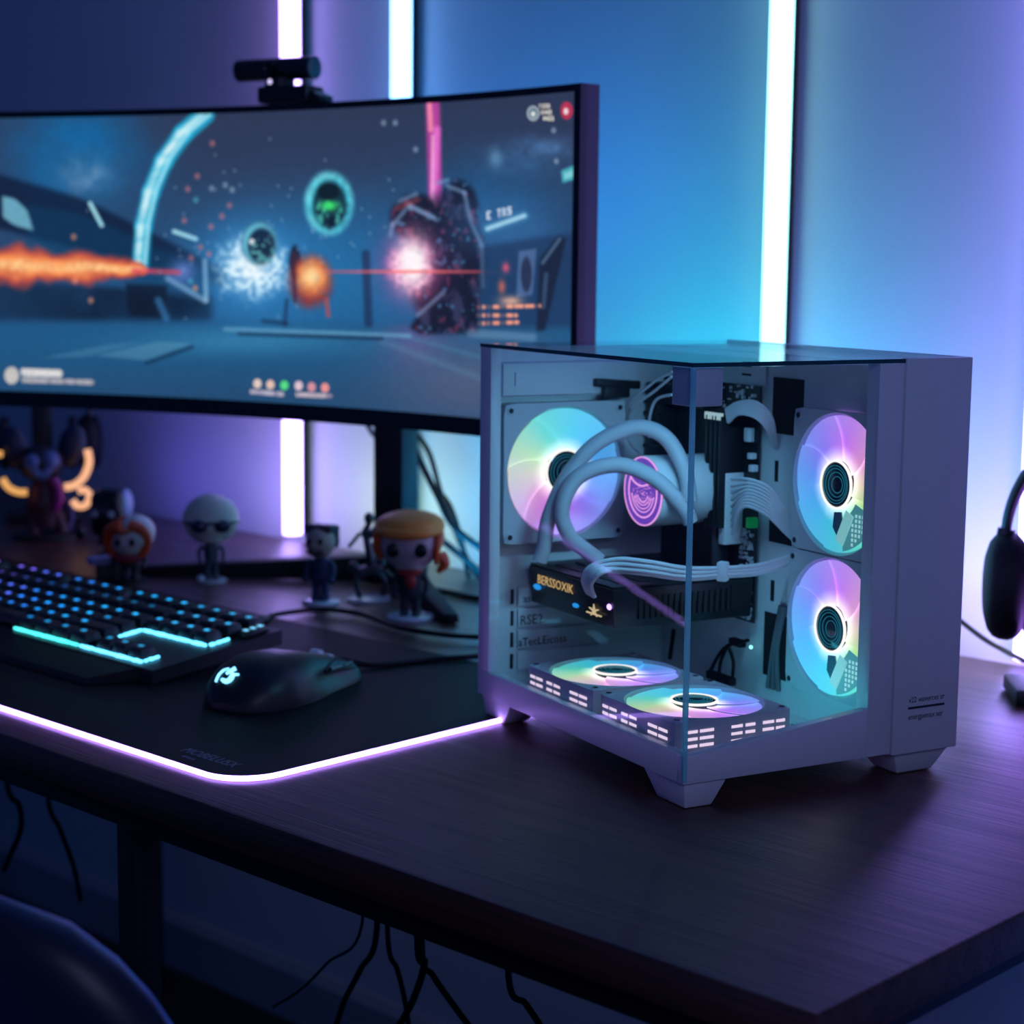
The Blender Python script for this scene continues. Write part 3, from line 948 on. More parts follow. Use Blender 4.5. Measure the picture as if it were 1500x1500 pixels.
# backlight bleeding out from under the key rows
M_bleed = glow('aqua_underglow', srgb(90, 205, 255)[:3], 4.0)
M_bleedL = glow('teal_underglow', srgb(70, 230, 230)[:3], 2.8)
m = MB()
def strip(mm, p0, p1, wdt=0.0042):
    a, b2 = Vector(p0), Vector(p1)
    rnd = random.Random(int(abs(a.x) * 1000))
    n = max(3, int((b2 - a).length / 0.009))
    for k in range(n):
        c = a.lerp(b2, (k + 0.5) / n)
        l = (b2 - a).length / n * rnd.uniform(0.5, 0.95)
        d = (b2 - a).normalized()
        rot = Matrix.Rotation(math.atan2(d.y, d.x), 3, 'Z')
        mm.box(kl((c.x, c.y, kz(c.y) + 0.0016)), (l, wdt * rnd.uniform(0.6, 1.5), 0.0026), tiltM @ rot)
for mm_, runs in ((M_bleedL, [[(-1.535, 0.2705, -1.375, 0.2705)]]),
                  (M_bleed, [[(-1.37, 0.2705, -1.228, 0.2705), (-1.2285, 0.273, -1.2285, 0.298)],
                             [(-1.3585, 0.322, -1.3585, 0.362), (-1.356, 0.3625, -1.214, 0.3625), (-1.2115, 0.365, -1.2115, 0.398)]])):
    for rr_ in runs:
        m = MB()
        for q in rr_:
            strip(m, (q[0], q[1], 0), (q[2], q[3], 0))
        m.build('underglow_strip', mm_, kb, smooth=False)

# ------------------------------------------------------------------ mouse
MROT = 14
ms = thing('computer_mouse', 'black gaming mouse with a glowing emblem on the desk mat', 'mouse', (-1.042, 0.36, MT), R(MROT))
NL, NC = 28, 28
L0, L1 = -0.128, 0.112
def mouse_sec(t):
    y = L0 + (L1 - L0) * t
    wdt = 0.060 * (math.sin(PI * min(1, 0.10 + 0.90 * (1 - (1 - t) ** 1.0)) * 0.80 + 0.25)) ** 0.5
    wdt = np.interp(t, [0, .04, .12, .25, .42, .6, .75, .9, .97, 1], [.018, .036, .053, .0635, .064, .055, .050, .047, .040, .026])
    hh = np.interp(t, [0, .04, .12, .22, .35, .5, .65, .8, .92, 1], [.012, .024, .041, .053, .0575, .0535, .045, .0355, .027, .016])
    return y, float(wdt), float(hh)
bm = bmesh.new()
rings = []
for i in range(NL + 1):
    t = 0.5 - 0.5 * math.cos(PI * i / NL) if i < NL else 1.0
    y, wdt, hh = mouse_sec(t)
    ring = []
    for k in range(NC):
        a = PI * k / (NC - 1)
        cx, sz = math.cos(a), math.sin(a)
        x = wdt * math.copysign(abs(cx) ** 0.72, cx)
        z = hh * sz ** 0.80
        waist = 1 - 0.16 * math.exp(-((z / hh - 0.42) / 0.2) ** 2) * math.exp(-((t - 0.66) / 0.2) ** 2)
        ring.append(bm.verts.new((x * waist, y, 0.001 + z)))
    rings.append(ring)
for A, B in zip(rings, rings[1:]):
    for k in range(NC - 1):
        bm.faces.new([A[k], A[k + 1], B[k + 1], B[k]])
    bm.faces.new([A[NC - 1], A[0], B[0], B[NC - 1]])
bm.faces.new(rings[0][::-1]); bm.faces.new(rings[-1])
bmesh.ops.recalc_face_normals(bm, faces=bm.faces[:])
mtree = BVHTree.FromBMesh(bm)
mm = MB(); mm.bm.free(); mm.bm = bm
mm.build('shell', mat('mouse_shell', (0.007, 0.0075, 0.010), 0.42, spec=0.4, bump=0.05, nscale=900), ms, angle=50)
def on_mouse(x, y, lift=0.0006):
    h = mtree.ray_cast(Vector((x, y, 0.2)), Vector((0, 0, -1)))
    return (h[0] + h[1] * lift) if h[0] else Vector((x, y, 0))
def on_side(y, z, lift=0.0006):
    h = mtree.ray_cast(Vector((0.3, y, z)), Vector((-1, 0, 0)))
    return (h[0] + h[1] * lift) if h[0] else Vector((0.05, y, z))
def to_mouse(px, py):
    # sight line carried into the mouse's own frame and dropped on its shell
    Mi = (Matrix.Translation(ms.location) @ Matrix.Rotation(R(MROT), 4, 'Z')).inverted()
    o = Mi @ Vector(CAM)
    d = (Mi.to_3x3() @ Vector(ray(px, py))).normalized()
    h = mtree.ray_cast(o, d)
    return (h[0] + h[1] * 0.0010) if h[0] else None
m = MB()
def stroke(pts, r):
    q = [p for p in (to_mouse(*c) for c in pts) if p is not None]
    if len(q) > 1:
        m.tube(q, r, 8, smooth=True, flat=1.0)
stroke([(317, 999), (321, 990), (328, 983), (336, 980)], [0.0016, .0016, .0016, .001])
stroke([(326, 996), (332, 999), (338, 996), (341, 990), (340, 987)], [0.0022, .003, .0034, .0030, .002])
stroke([(332, 988), (338, 984), (346, 980)], [0.0018, .0024, .0030])
stroke([(342, 989), (350, 989)], [0.0018, .0014])
m.build('glowing_emblem', glow('emblem_glow', srgb(120, 205, 255)[:3], 2.6), ms)
# seam groove and thumb buttons on the flank facing the tower
m = MB()
m.tube([on_side(y, z, 0.0003) for y, z in ((0.012, .030), (0.03, .0335), (0.06, .0335), (0.085, .029), (0.104, .022))], 0.0016, 8)
m.tube([on_side(y, z, 0.0003) for y, z in ((0.012, .030), (0.022, .024), (0.045, .0235), (0.078, .020), (0.098, .017))], 0.0012, 8)
m.build('seam', M_dark, ms)
for ya, yb in ((0.026, 0.056), (0.060, 0.088)):
    q = [on_side(ya + (yb - ya) * k / 5, 0.0285 - (ya + (yb - ya) * k / 5 - 0.026) * 0.075, 0.0012) for k in range(6)]
    MB().tube(q, 0.0030, 8).build('thumb_button', mat('mouse_button', (0.03, 0.034, 0.045), 0.35), ms)
p = on_mouse(0.0, 0.062)
MB().tube([Vector((-0.0065, 0.060, p.z - .003)), Vector((0.0065, 0.060, p.z - .003))], 0.0085, 20, smooth=False).build('scroll_wheel', mat('pale_wheel', (0.6, 0.6, 0.62), 0.3), ms)
p = on_mouse(0.0, 0.088)
MB().box(p, (0.008, 0.012, 0.004), Matrix.Rotation(R(-20), 3, 'X'), 0.0015).build('dpi_button', mat('pale_button', (0.55, 0.58, 0.62), 0.3), ms)

# ------------------------------------------------------------------ computer tower
TN = Vector((-0.38131165, 0.32188099, 0.75))
TY = 1.262000646
TW, TD, TB = 0.3546, 0.4426, 0.0278
TT_ = TB + 0.42
pcx = thing('computer_tower', 'white computer tower with glass corner and rainbow lit fans', 'computer', TN, TY)
CU = np.array([math.cos(TY), math.sin(TY), 0]); CV = np.array([-math.sin(TY), math.cos(TY), 0])
def loc_t(P):
    q = np.array(P) - np.array(TN)
    return Vector((q @ CU, q @ CV, q[2]))
def SS(x, y, s): return loc_t(onplane(x, y, np.array(TN) + s * CU, CU))
def TT(x, y, t): return loc_t(onplane(x, y, np.array(TN) + t * CV, CV))
G = 0.0045                              # glass thickness
BF = 0.056                              # top of lower frame
# lower frame around the base
m = MB()
m.prism([(0, 0, TB), (0.231, 0, TB), (0.231, 0, 0.080), (0, 0, BF)], (0, 0.012, 0), 0.0008)
m.bb((0, 0.0122, TB), (0.012, TD, BF + 0.002), 0.0008)
m.build('lower_frame', M_white, pcx)
MB().bb((0.231, 0, TB), (0.2635, 0.02, TT_ - 0.005), 0.0012).build('front_pillar', M_white, pcx)
MB().bb((0, TD - 0.027, BF + 0.0022), (0.014, TD, TT_ - 0.005), 0.0012).build('rear_pillar', M_white, pcx)
MB().bb((0.2650, -0.0015, TB - 0.002), (TW, 0.012, TT_), 0.0015).build('front_panel', M_white, pcx)
MB().bb((TW - 0.004, 0.0125, TB), (TW, TD, TT_), 0.001).build('far_side_panel', M_white, pcx)
MB().bb((0.2645, 0.0125, TT_ - 0.0095), (TW - 0.0045, TD, TT_ - 0.0055), 0.0008).build('chamber_top_panel', M_white, pcx)
m = MB()
m.bb((0.0125, 0.0125, TB + 0.001), (TW - 0.0045, TD - 0.0045, 0.0335))
m.build('floor_panel', M_whitein, pcx, smooth=False)
# perforations of the floor near the front pillar
m = MB()
for i in range(9):
    for j in range(14):
        x = 0.165 + i * 0.0085
        y = 0.020 + j * 0.0085 + (i % 2) * 0.004
        m.lathe([(0, 0), (0.0028, 0), (0.0028, 0.0003), (0, 0.0003)], 6, Matrix.Translation((x, y, 0.0336)))
m.build('floor_perforation', mat('shadowed_hole', (0.10, 0.13, 0.15), 0.7), pcx, smooth=False)
# rear panel with openings shown as slot covers
m = MB()
m.bb((0.0145, TD - 0.004, TB), (TW - 0.0045, TD, TT_ - 0.005))
m.build('rear_panel', M_whitein, pcx, smooth=False)
m = MB()
m.bb((0.0145, TD - 0.016, 0.382), (0.20, TD - 0.0045, 0.386)).bb((0.0145, TD - 0.030, 0.386), (0.20, TD - 0.0045, 0.425), 0.002).bb((0.03, TD - 0.0325, 0.398), (0.075, TD - 0.0302, 0.414))
m.build('upper_rear_rail', M_whitein, pcx)
m = MB()
for k in range(4):
    z = 0.052 + k * 0.0265
    m.bb((0.050, TD - 0.0085, z), (0.185, TD - 0.0045, z + 0.0225), 0.001)
m.build('slot_cover', M_whitein, pcx)
m = MB()
for k in range(4):
    z = 0.054 + k * 0.0265
    m.bb((0.0415, TD - 0.0052, z), (0.0455, TD - 0.0042, z + 0.018))
for k in range(4):
    m.bb((0.0165 + 0.0045 * k, TD - 0.0052, 0.262), (0.0185 + 0.0045 * k, TD - 0.0042, 0.345))
m.build('vent_slots', M_ink, pcx, smooth=False)
m = MB()
m.text('RSE2.', 0.0165, frame_mat((0.052, TD - 0.0088, 0.1078), (1, 0, 0), (0, 0, 1)), 0.0002, sx=0.95)
m.text('aTecLEicoss', 0.0145, frame_mat((0.050, TD - 0.0088, 0.0815), (1, 0, 0), (0, 0, 1)), 0.0002, sx=0.95)
m.text('asee', 0.014, frame_mat((0.056, TD - 0.0088, 0.1350), (1, 0, 0), (0, 0, 1)), 0.0002)
m.build('stamped_lettering', M_ink, pcx, smooth=False)
# tray between the chambers
TX = 0.2625
m = MB()
m.bb((TX, 0.0205, 0.0337), (TX + 0.0015, TD - 0.0045, TT_ - 0.006))
m.build('motherboard_tray', M_whitein, pcx, smooth=False)
m = MB()
a, c2 = SS(1134, 552, TX), SS(1176, 640, TX)
m.bb((TX - 0.001, c2.y, c2.z), (TX - 0.0002, a.y, a.z))
a, c2 = SS(1121, 895, TX), SS(1152, 998, TX)
m.bb((TX - 0.001, c2.y, c2.z), (TX - 0.0002, a.y, a.z))
a, c2 = SS(1128, 760, TX), SS(1160, 800, TX)
m.bb((TX - 0.001, c2.y, c2.z), (TX - 0.0002, a.y, a.z))
for px, py in ((1138, 690), (1132, 865)):
    a = SS(px, py, TX)
    m.bb((TX - 0.001, a.y - 0.003, a.z - 0.012), (TX - 0.0002, a.y + 0.003, a.z + 0.012))
m.build('cable_cutout', M_dark, pcx, smooth=False)
m = MB()
rn = random.Random(3)
a = SS(1136, 948, TX - .002)
for k in range(3):
    m.tube([a + Vector((0, 0.012 - 0.01 * k, -0.05)), a + Vector((-0.003, 0.0 - 0.004 * k, 0)), a + Vector((0, -0.008 - .004 * k, 0.05))], 0.003, 8)
m.build('cable_loop', mat('dim_grey_cable', (0.12, 0.13, 0.15), 0.5), pcx)
# top trim: rail strips seen behind the upper glass
m = MB()
m.bb((0.195, 0.03, 0.4385), (0.262, TD - 0.005, 0.4405))
m.build('top_rail', M_whitein, pcx, smooth=False)
m = MB()
a = SS(1062, 535, 0.24); 
m.bb((TX - 0.003, 0.235, 0.404), (TX - 0.0005, 0.285, 0.4380))
m.build('tray_bracket', M_whitepl, pcx, smooth=False)
m = MB()
m.bb((TX - 0.0036, 0.262, 0.424), (TX - 0.0031, 0.280, 0.431)).bb((TX - 0.0036, 0.262, 0.414), (TX - 0.0031, 0.280, 0.4165))
m.build('bracket_slots', M_dark, pcx, smooth=False)
# corner bracket holding the two panes
m = MB()
m.prism([(G + .0005, G + .0005, 0.404), (0.0395, G + .0005, 0.404), (0.0395, 0.010, 0.404), (0.012, 0.012, 0.404), (0.010, 0.044, 0.404), (G + .0005, 0.044, 0.404)], (0, 0, 0.0380), 0.0015)
m.build('corner_bracket', M_white, pcx)
# glass
m = MB()
m.hexa([(G + .0004, 0.0002, BF + 0.0006), (0.2306, 0.0002, 0.0806), (0.2306, G, 0.0806), (G + .0004, G, BF + 0.0006)],
       [(G + .0004, 0.0002, TT_ - 0.0055), (0.2306, 0.0002, TT_ - 0.0055), (0.2306, G, TT_ - 0.0055), (G + .0004, G, TT_ - 0.0055)])
m.build('front_glass', M_glass, pcx, smooth=False)
MB().bb((0.0002, G + 0.0004, BF + 0.0026), (G, TD - 0.0275, TT_ - 0.0055)).build('side_glass', M_glass, pcx, smooth=False)
MB().prism([(0.0002, 0.0002, TT_ - 0.005), (0.2640, 0.0002, TT_ - 0.005), (0.2640, 0.0125, TT_ - 0.005), (TW - 0.0045, 0.0125, TT_ - 0.005), (TW - 0.0045, TD, TT_ - 0.005), (0.0002, TD, TT_ - 0.005)], (0, 0, 0.0045)).build('top_glass', M_glass, pcx, smooth=False)
m = MB()
m.bb((-0.0003, -0.0003, TB + 0.002), (G, G, TT_ - 0.0055), 0.0008)
m.build('glass_corner_edge', M_gedge, pcx)
m = MB()
m.bb((-0.0004, 0.0, TT_ - 0.0049), (0.0001, TD, TT_ - 0.0007)).bb((0.0, -0.0004, TT_ - 0.0049), (0.2640, 0.0001, TT_ - 0.0007))
m.build('top_glass_edge', mat('dark_teal_edge', (0.01, 0.07, 0.09), 0.2), pcx, smooth=False)
# feet
def foot_block(x0, x1, y0, y1, sx0, sx1, sy0, sy1):
    m = MB()
    m.hexa([(x0 + sx0, y0 + sy0, 0.0004), (x1 - sx1, y0 + sy0, 0.0004), (x1 - sx1, y1 - sy1, 0.0004), (x0 + sx0, y1 - sy1, 0.0004)],
           [(x0, y0, TB - 0.0002), (x1, y0, TB - 0.0002), (x1, y1, TB - 0.0002), (x0, y1, TB - 0.0002)], 0.0025)
    return m.build('foot', M_white, pcx)
foot_block(0.003, 0.056, 0.003, 0.080, 0.004, 0.016, 0.004, 0.022)
foot_block(0.003, 0.056, TD - 0.075, TD - 0.003, 0.004, 0.016, 0.022, 0.006)
foot_block(0.272, TW - 0.004, 0.004, 0.075, 0.012, 0.018, 0.008, 0.022)
foot_block(0.272, TW - 0.004, TD - 0.075, TD - 0.003, 0.012, 0.018, 0.022, 0.006)
# printed mark on the front panel
m = MB()
m.text('v22 waverces sr', 0.0088, frame_mat((0.2850, -0.0017, 0.0815), (1, 0, 0), (0, 0, 1)), 0.0001, sx=0.86)
m.text('energpemax ser', 0.0088, frame_mat((0.2850, -0.0017, 0.0630), (1, 0, 0), (0, 0, 1)), 0.0001, sx=0.84)
m.bb((0.2845, -0.0021, 0.0745), (0.3345, -0.0016, 0.0768))
m.build('printed_mark', M_ink, pcx, smooth=False)

# ---- fans
M_fan = fan_mat('rainbow_fan_glow', 0.92)
M_hubdark = mat('hub_face', (0.01, 0.03, 0.045), 0.15)
M_hubring = glow('hub_ring_glow', srgb(40, 160, 190)[:3], 0.45)
M_rim = glow('hub_rim_glow', (0.95, 0.85, 0.8), 1.3)
def fan(R0, half, depth, M4, spin, name='case_fan', slots=None):
    # local axis z points to the viewer; the frame is the part, rotor and hub its pieces
    m = MB()
    m.plate_hole(half, R0 + 0.002, -depth, 0.0, 64, 0.008)
    for sx in (-1, 1):
        for sy in (-1, 1):
            m.lathe([(0, 0), (0.0055, 0), (0.005, 0.0012), (0, 0.0012)], 12, Matrix.Translation((sx * (half - 0.0085), sy * (half - 0.0085), 0.0)))
    fr = m.build(name, M_frost, pcx)
    fr.matrix_local = M4
    m = MB()
    for sx in (-1, 1):
        for sy in (-1, 1):
            m.lathe([(0, 0.0014), (0.0032, 0.0014), (0.0032, 0.0018), (0, 0.0018)], 10, Matrix.Translation((sx * (half - 0.0085), sy * (half - 0.0085), 0.0)))
    m.build('screws', M_ink, fr, smooth=False)
    # rotor: seven broad overlapping frosted blades
    NB = 7
    bmr = MB()
    r0 = R0 * 0.335
    for b_ in range(NB):
        a0 = 2 * PI * b_ / NB
        span = 2 * PI / NB * 1.07
        nr, na = 9, 10
        grid = []
        for i in range(nr + 1):
            rr = r0 + (R0 - 0.001 - r0) * i / nr
            sweep = 0.35 * (i / nr) ** 1.3
            rowv = []
            for j in range(na + 1):
                t = j / na
                a = a0 + sweep + span * t
                z = -0.0012 - 0.0030 * t - 0.0006 * i / nr
                rowv.append((rr * math.cos(a), rr * math.sin(a), z))
            grid.append(rowv)
        top = [[bmr.bm.verts.new(p) for p in rw] for rw in grid]
        bot = [[bmr.bm.verts.new((p[0], p[1], p[2] - 0.0011)) for p in rw] for rw in grid]
        for i in range(nr):
            for j in range(na):
                bmr.bm.faces.new([top[i][j], top[i][j + 1], top[i + 1][j + 1], top[i + 1][j]])
                bmr.bm.faces.new([bot[i][j], bot[i + 1][j], bot[i + 1][j + 1], bot[i][j + 1]])
        for j in range(na):
            bmr.bm.faces.new([top[0][j], bot[0][j], bot[0][j + 1], top[0][j + 1]])
            bmr.bm.faces.new([top[nr][j], top[nr][j + 1], bot[nr][j + 1], bot[nr][j]])
        for i in range(nr):
            bmr.bm.faces.new([top[i][0], top[i + 1][0], bot[i + 1][0], bot[i][0]])
            bmr.bm.faces.new([top[i][na], bot[i][na], bot[i + 1][na], top[i + 1][na]])
    rot = bmr.build('fan_blades', M_fan, fr, rot=(0, 0, spin))
    m = MB()
    m.lathe([(0, -0.012), (r0 * 0.98, -0.012), (r0 * 0.98, 0.0006), (r0 * 0.9, 0.0018), (0, 0.0018)], 40)
    m.build('hub_cap', M_hubdark, fr)
    m = MB()
    for q in (0.34, 0.52, 0.68, 0.80):
        m.lathe([(r0 * q, 0.0019), (r0 * q + 0.0007, 0.0019), (r0 * q + 0.0007, 0.0023), (r0 * q, 0.0023), (r0 * q, 0.0019)], 40, Matrix.Translation((0.0016 * (0.8 - q) * 4, 0.0, 0)))
    m.build('hub_rings', M_hubring, fr)
    m = MB()
    m.lathe([(r0 * 0.97, 0.0), (r0 * 1.05, 0.0), (r0 * 1.05, 0.0024), (r0 * 0.97, 0.0024), (r0 * 0.97, 0.0)], 48)
    m.build('hub_rim', M_rim, fr)
    if slots:
        m = MB()
        slots(m)
        m.build('light_slots', glow('slot_glow', (0.98, 0.72, 0.95), 0.95), fr, smooth=False)
    return fr
def M4(origin, right, up): return frame_mat(origin, right, up)
# rear exhaust
fan(0.077, 0.0835, 0.022, M4((0.100, TD - 0.030, 0.294), (1, 0, 0), (0, 0, 1)), R(0))
# two side intakes beside the tray: seen from the side glass, right is towards the front
M_window = glow('painted_window_glow', (0.10, 0.42, 0.42), 0.42, (0.2, 0.4, 0.42))  # LED light in the plastic is put into this plate's own glow
M_strut = glow('painted_strut_glow', (0.30, 0.75, 0.68), 0.55, (0.6, 0.65, 0.65))  # strut glows by itself in place of fan light on it
for y, z in ((0.0875, 0.3075), (0.0895, 0.1490)):
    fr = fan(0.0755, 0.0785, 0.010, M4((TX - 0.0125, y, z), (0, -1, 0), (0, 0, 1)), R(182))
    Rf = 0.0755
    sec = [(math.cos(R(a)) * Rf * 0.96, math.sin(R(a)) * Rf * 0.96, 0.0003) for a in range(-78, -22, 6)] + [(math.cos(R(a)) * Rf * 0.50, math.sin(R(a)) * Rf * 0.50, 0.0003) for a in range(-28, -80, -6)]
    MB().prism(sec, (0, 0, 0.0008)).build('window_glow_plate', M_window, fr, smooth=False)
    MB().prism([(-0.02 * Rf, -0.40 * Rf, 0.0003), (-0.04 * Rf, -0.62 * Rf, 0.0003), (0.06 * Rf, -0.74 * Rf, 0.0003), (0.17 * Rf, -0.50 * Rf, 0.0003), (0.14 * Rf, -0.38 * Rf, 0.0003)], (0, 0, 0.0012)).build('gap_shade_plate', mat('gap_shade_teal', (0.06, 0.20, 0.26), 0.5), fr, smooth=False)  # dark plate, the gap's shade is in its colour
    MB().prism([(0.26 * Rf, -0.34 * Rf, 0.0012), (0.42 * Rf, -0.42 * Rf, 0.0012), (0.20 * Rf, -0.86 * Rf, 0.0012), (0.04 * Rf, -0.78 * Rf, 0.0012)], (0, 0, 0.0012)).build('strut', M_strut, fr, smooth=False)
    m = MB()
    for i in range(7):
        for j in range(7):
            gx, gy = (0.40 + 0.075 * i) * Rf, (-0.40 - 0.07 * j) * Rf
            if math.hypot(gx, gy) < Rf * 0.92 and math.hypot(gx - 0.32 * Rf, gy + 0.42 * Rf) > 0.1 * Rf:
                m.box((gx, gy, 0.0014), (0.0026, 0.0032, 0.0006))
    m.build('grille', glow('painted_grille_glow', (0.55, 0.95, 0.9), 0.55, (0.7, 0.7, 0.7)), fr, smooth=False)  # dots carry the fan light as a glow of their own
# two bottom fans
def slots_fn(half, depth):
    def fn(m):
        for side in (0, 1):
            for g0, g1 in ((-0.062, -0.046), (-0.043, -0.026), (-0.004, 0.010), (0.014, 0.026), (0.036, 0.050), (0.053, 0.064)):
                for r_ in range(3):
                    z = -0.011 - r_ * 0.0075
                    if side == 0:
                        m.bb((g0, -half - 0.0006, z - 0.0015), (g1, -half + 0.0004, z + 0.0015))
                    else:
                        m.bb((-half - 0.0006, g0, z - 0.0015), (-half + 0.0004, g1, z + 0.0015))
    return fn
FB = 0.0745
for x, y in ((0.0872, 0.2715), (0.0872, 0.1115)):
    fan(0.0730, FB, 0.046, M4((x, y, 0.0805), (1, 0, 0), (0, 1, 0)), R(12), slots=slots_fn(FB, 0.046))

# ---- motherboard
MBX = 0.2535
mo = MB().bb((MBX, 0.236, 0.128), (MBX + 0.002, 0.4345, 0.404)).build('motherboard', M_pcb, pcx, smooth=False)
m = MB()
m.bb((MBX - 0.030, 0.405, 0.300), (MBX - 0.0002, 0.432, 0.398), 0.003).bb((MBX - 0.024, 0.315, 0.372), (MBX - 0.0002, 0.402, 0.398), 0.003)
for k in range(7):
    m.bb((MBX - 0.031, 0.402, 0.304 + k * 0.0135), (MBX - 0.022, 0.4325, 0.308 + k * 0.0135))
m.build('heatsink', M_sink, mo)
for k in range(4):
    y = 0.2930 - k * 0.0092
    st = MB().bb((MBX - 0.034, y - 0.0022, 0.238), (MBX - 0.0002, y + 0.0022, 0.368), 0.0008).build('memory_stick', M_sink, mo)
m = MB()
for k in range(6):
    m.bb((MBX - 0.0345, 0.2640 + k * 0.006, 0.3635), (MBX - 0.0305, 0.2662 + k * 0.006, 0.3715))
m.build('memory_lights', glow('memory_glow', (0.6, 0.85, 0.95), 0.55), mo, smooth=False)
m = MB()
rn = random.Random(11)
for k in range(260):
    y, z = rn.uniform(0.238, 0.30), rn.uniform(0.130, 0.165)
    if rn.random() < 0.45: y, z = rn.uniform(0.238, 0.262), rn.uniform(0.165, 0.235)
    if rn.random() < 0.2: y, z = rn.uniform(0.238, 0.41), rn.uniform(0.372, 0.402)
    s1, s2 = rn.uniform(0.0012, 0.0042), rn.uniform(0.0012, 0.0042)
    m.bb((MBX - rn.uniform(0.001, 0.005), y, z), (MBX - 0.0001, y + s1, z + s2))
m.build('small_components', mat('silver_component', (0.60, 0.63, 0.66), 0.35, metal=0.3), mo, smooth=False)
m = MB()
for px, py, w_, h_ in ((1096, 637, .010, .016), (1100, 668, .008, .007), (1102, 686, .008, .008)):
    a = SS(px, py, MBX - .006)
    m.bb((MBX - 0.009, a.y - w_ / 2, a.z - h_ / 2), (MBX - 0.0002, a.y + w_ / 2, a.z + h_ / 2), 0.001)
m.build('white_header', M_whitepl, mo)
a = SS(1096, 766, MBX - .012)
MB().bb((MBX - 0.013, a.y - 0.004, a.z - 0.006), (MBX - 0.0002, a.y + 0.004, a.z + 0.006), 0.001).build('green_component', mat('green_plastic', (0.01, 0.42, 0.10), 0.4, emit=(0.01, 0.5, 0.12), estr=0.12), mo)
m = MB()
a = SS(1045, 790, MBX - .02)
m.bb((MBX - 0.02, a.y - 0.004, a.z - 0.045), (MBX - 0.0002, a.y + 0.004, a.z + 0.03), 0.001)
m.build('card_slot', mat('grey_slot', (0.05, 0.055, 0.07), 0.4), mo)
a = SS(1100, 948, MBX - .002)
MB().ball(a, 0.0022).build('status_light', glow('aqua_dot', (0.3, 1, 0.9), 2), mo)

# ---- graphics card
GX0, GX1, GY0, GY1, GZ0, GZ1 = 0.060, MBX - 0.001, 0.236, 0.428, 0.136, 0.182
M_gpu = mat('graphics_card_shroud', (0.010, 0.011, 0.015), 0.35)
gpu = MB().hexa([(GX0 + 0.006, GY0 + .004, GZ0), (GX1, GY0 + .004, GZ0), (GX1, GY1, GZ0), (GX0 + 0.006, GY1, GZ0)],
                [(GX0, GY0, GZ1), (GX1, GY0, GZ1), (GX1, GY1, GZ1), (GX0, GY1, GZ1)], 0.002).build('graphics_card', M_gpu, pcx)
m = MB()
m.bb((GX0 + 0.002, GY0 + 0.002, GZ1 + 0.0002), (GX1, GY1, GZ1 + 0.0025), 0.0008)
for k in range(5):
    m.bb((GX0 + 0.02 + 0.028 * k, GY0 + 0.02, GZ1 + 0.0026), (GX0 + 0.034 + 0.028 * k, GY1 - 0.03, GZ1 + 0.0036))
m.build('backplate', M_sink, gpu)
m = MB()
for k in range(17):
    m.bb((GX0 + 0.035 + 0.008 * k, GY0 - 0.0006, GZ0 + 0.010), (GX0 + 0.039 + 0.008 * k, GY0 + 0.003, GZ1 - 0.010))
m.bb((GX1 - 0.032, GY0 - 0.0007, GZ0 + 0.012), (GX1 - 0.006, GY0 + 0.003, GZ1 - 0.006))
m.build('end_fins', mat('gpu_fin', (0.003, 0.004, 0.006), 0.5), gpu, smooth=False)
m = MB()
m.text('BERSSOXIK', 0.0150, frame_mat((GX0 - 0.0003, GY1 - 0.022, GZ1 - 0.0185), (0, -1, 0), (0.02, 0, 1)), 0.0001, sx=1.12)
m.build('gold_lettering', glow('gold_glow', srgb(250, 200, 130)[:3], 0.75), gpu, smooth=False)
m = MB()
c0 = Vector((GX0 + 0.0005, GY0 + 0.040, GZ1 - 0.030))
for a_ in range(5):
    an = R(20 + 72 * a_)
    m.tube([c0, c0 + Vector((-0.0002, -math.cos(an) * 0.011, math.sin(an) * 0.0075))], [0.0018, 0.0006], 6, smooth=False)
m.tube([c0 + Vector((0, 0.016, -.004)), c0 + Vector((0, -0.016, -0.004))], 0.0010, 6, smooth=False)
m.build('gold_emblem', glow('gold_mark_glow', srgb(250, 215, 165)[:3], 0.7), gpu)
MB().ball((GX0 - 0.0004, GY0 + 0.006, GZ1 - 0.020), (0.0018, 0.0045, 0.0034)).build('violet_light', glow('violet_dot', (0.62, 0.35, 1), 2.5), gpu)
MB().ball((GX0 + 0.003, GY0 + 0.085, GZ0 + 0.014), (0.0018, 0.007, 0.0026)).ball((GX0 + 0.001, GY1 - 0.02, GZ0 + 0.022), (0.0016, 0.009, 0.0035)).build('blue_light', glow('blue_dot', (0.02, 0.35, 0.95), 0.9), gpu)

# ---- cooler
m = MB()
PM = frame_mat((0.150, 0.316, 0.2790), (0, -1, 0), (0, 0, 1))
m.lathe([(0, -0.098), (0.0405, -0.098), (0.0415, -0.010), (0.0420, -0.003), (0.0405, 0.0), (0, 0.0)], 48, PM)
pump = m.build('cooler_pump', M_whitepl, pcx)
m = MB()
m.lathe([(0, 0.0004), (0.0392, 0.0004), (0.0392, 0.0012), (0, 0.0012)], 48, PM)
m.build('display_disc', glow('violet_display', srgb(110, 60, 190)[:3], 0.85), pump)
m = MB()
m.lathe([(0.0390, 0.0006), (0.0405, 0.0006), (0.0405, 0.0020), (0.0390, 0.0020), (0.0390, 0.0006)], 48, PM)
for rr, a0, a1 in ((0.030, 150, 390), (0.024, 190, 350), (0.020, 200, 340), (0.016, 200, 340), (0.012, 205, 335)):
    m.tube([PM @ Vector((rr * math.cos(R(a)), rr * math.sin(R(a)) * 1.02, 0.0016)) for a in np.linspace(a0, a1, 24)], 0.0007 if rr < .028 else 0.0011, 6, smooth=False)
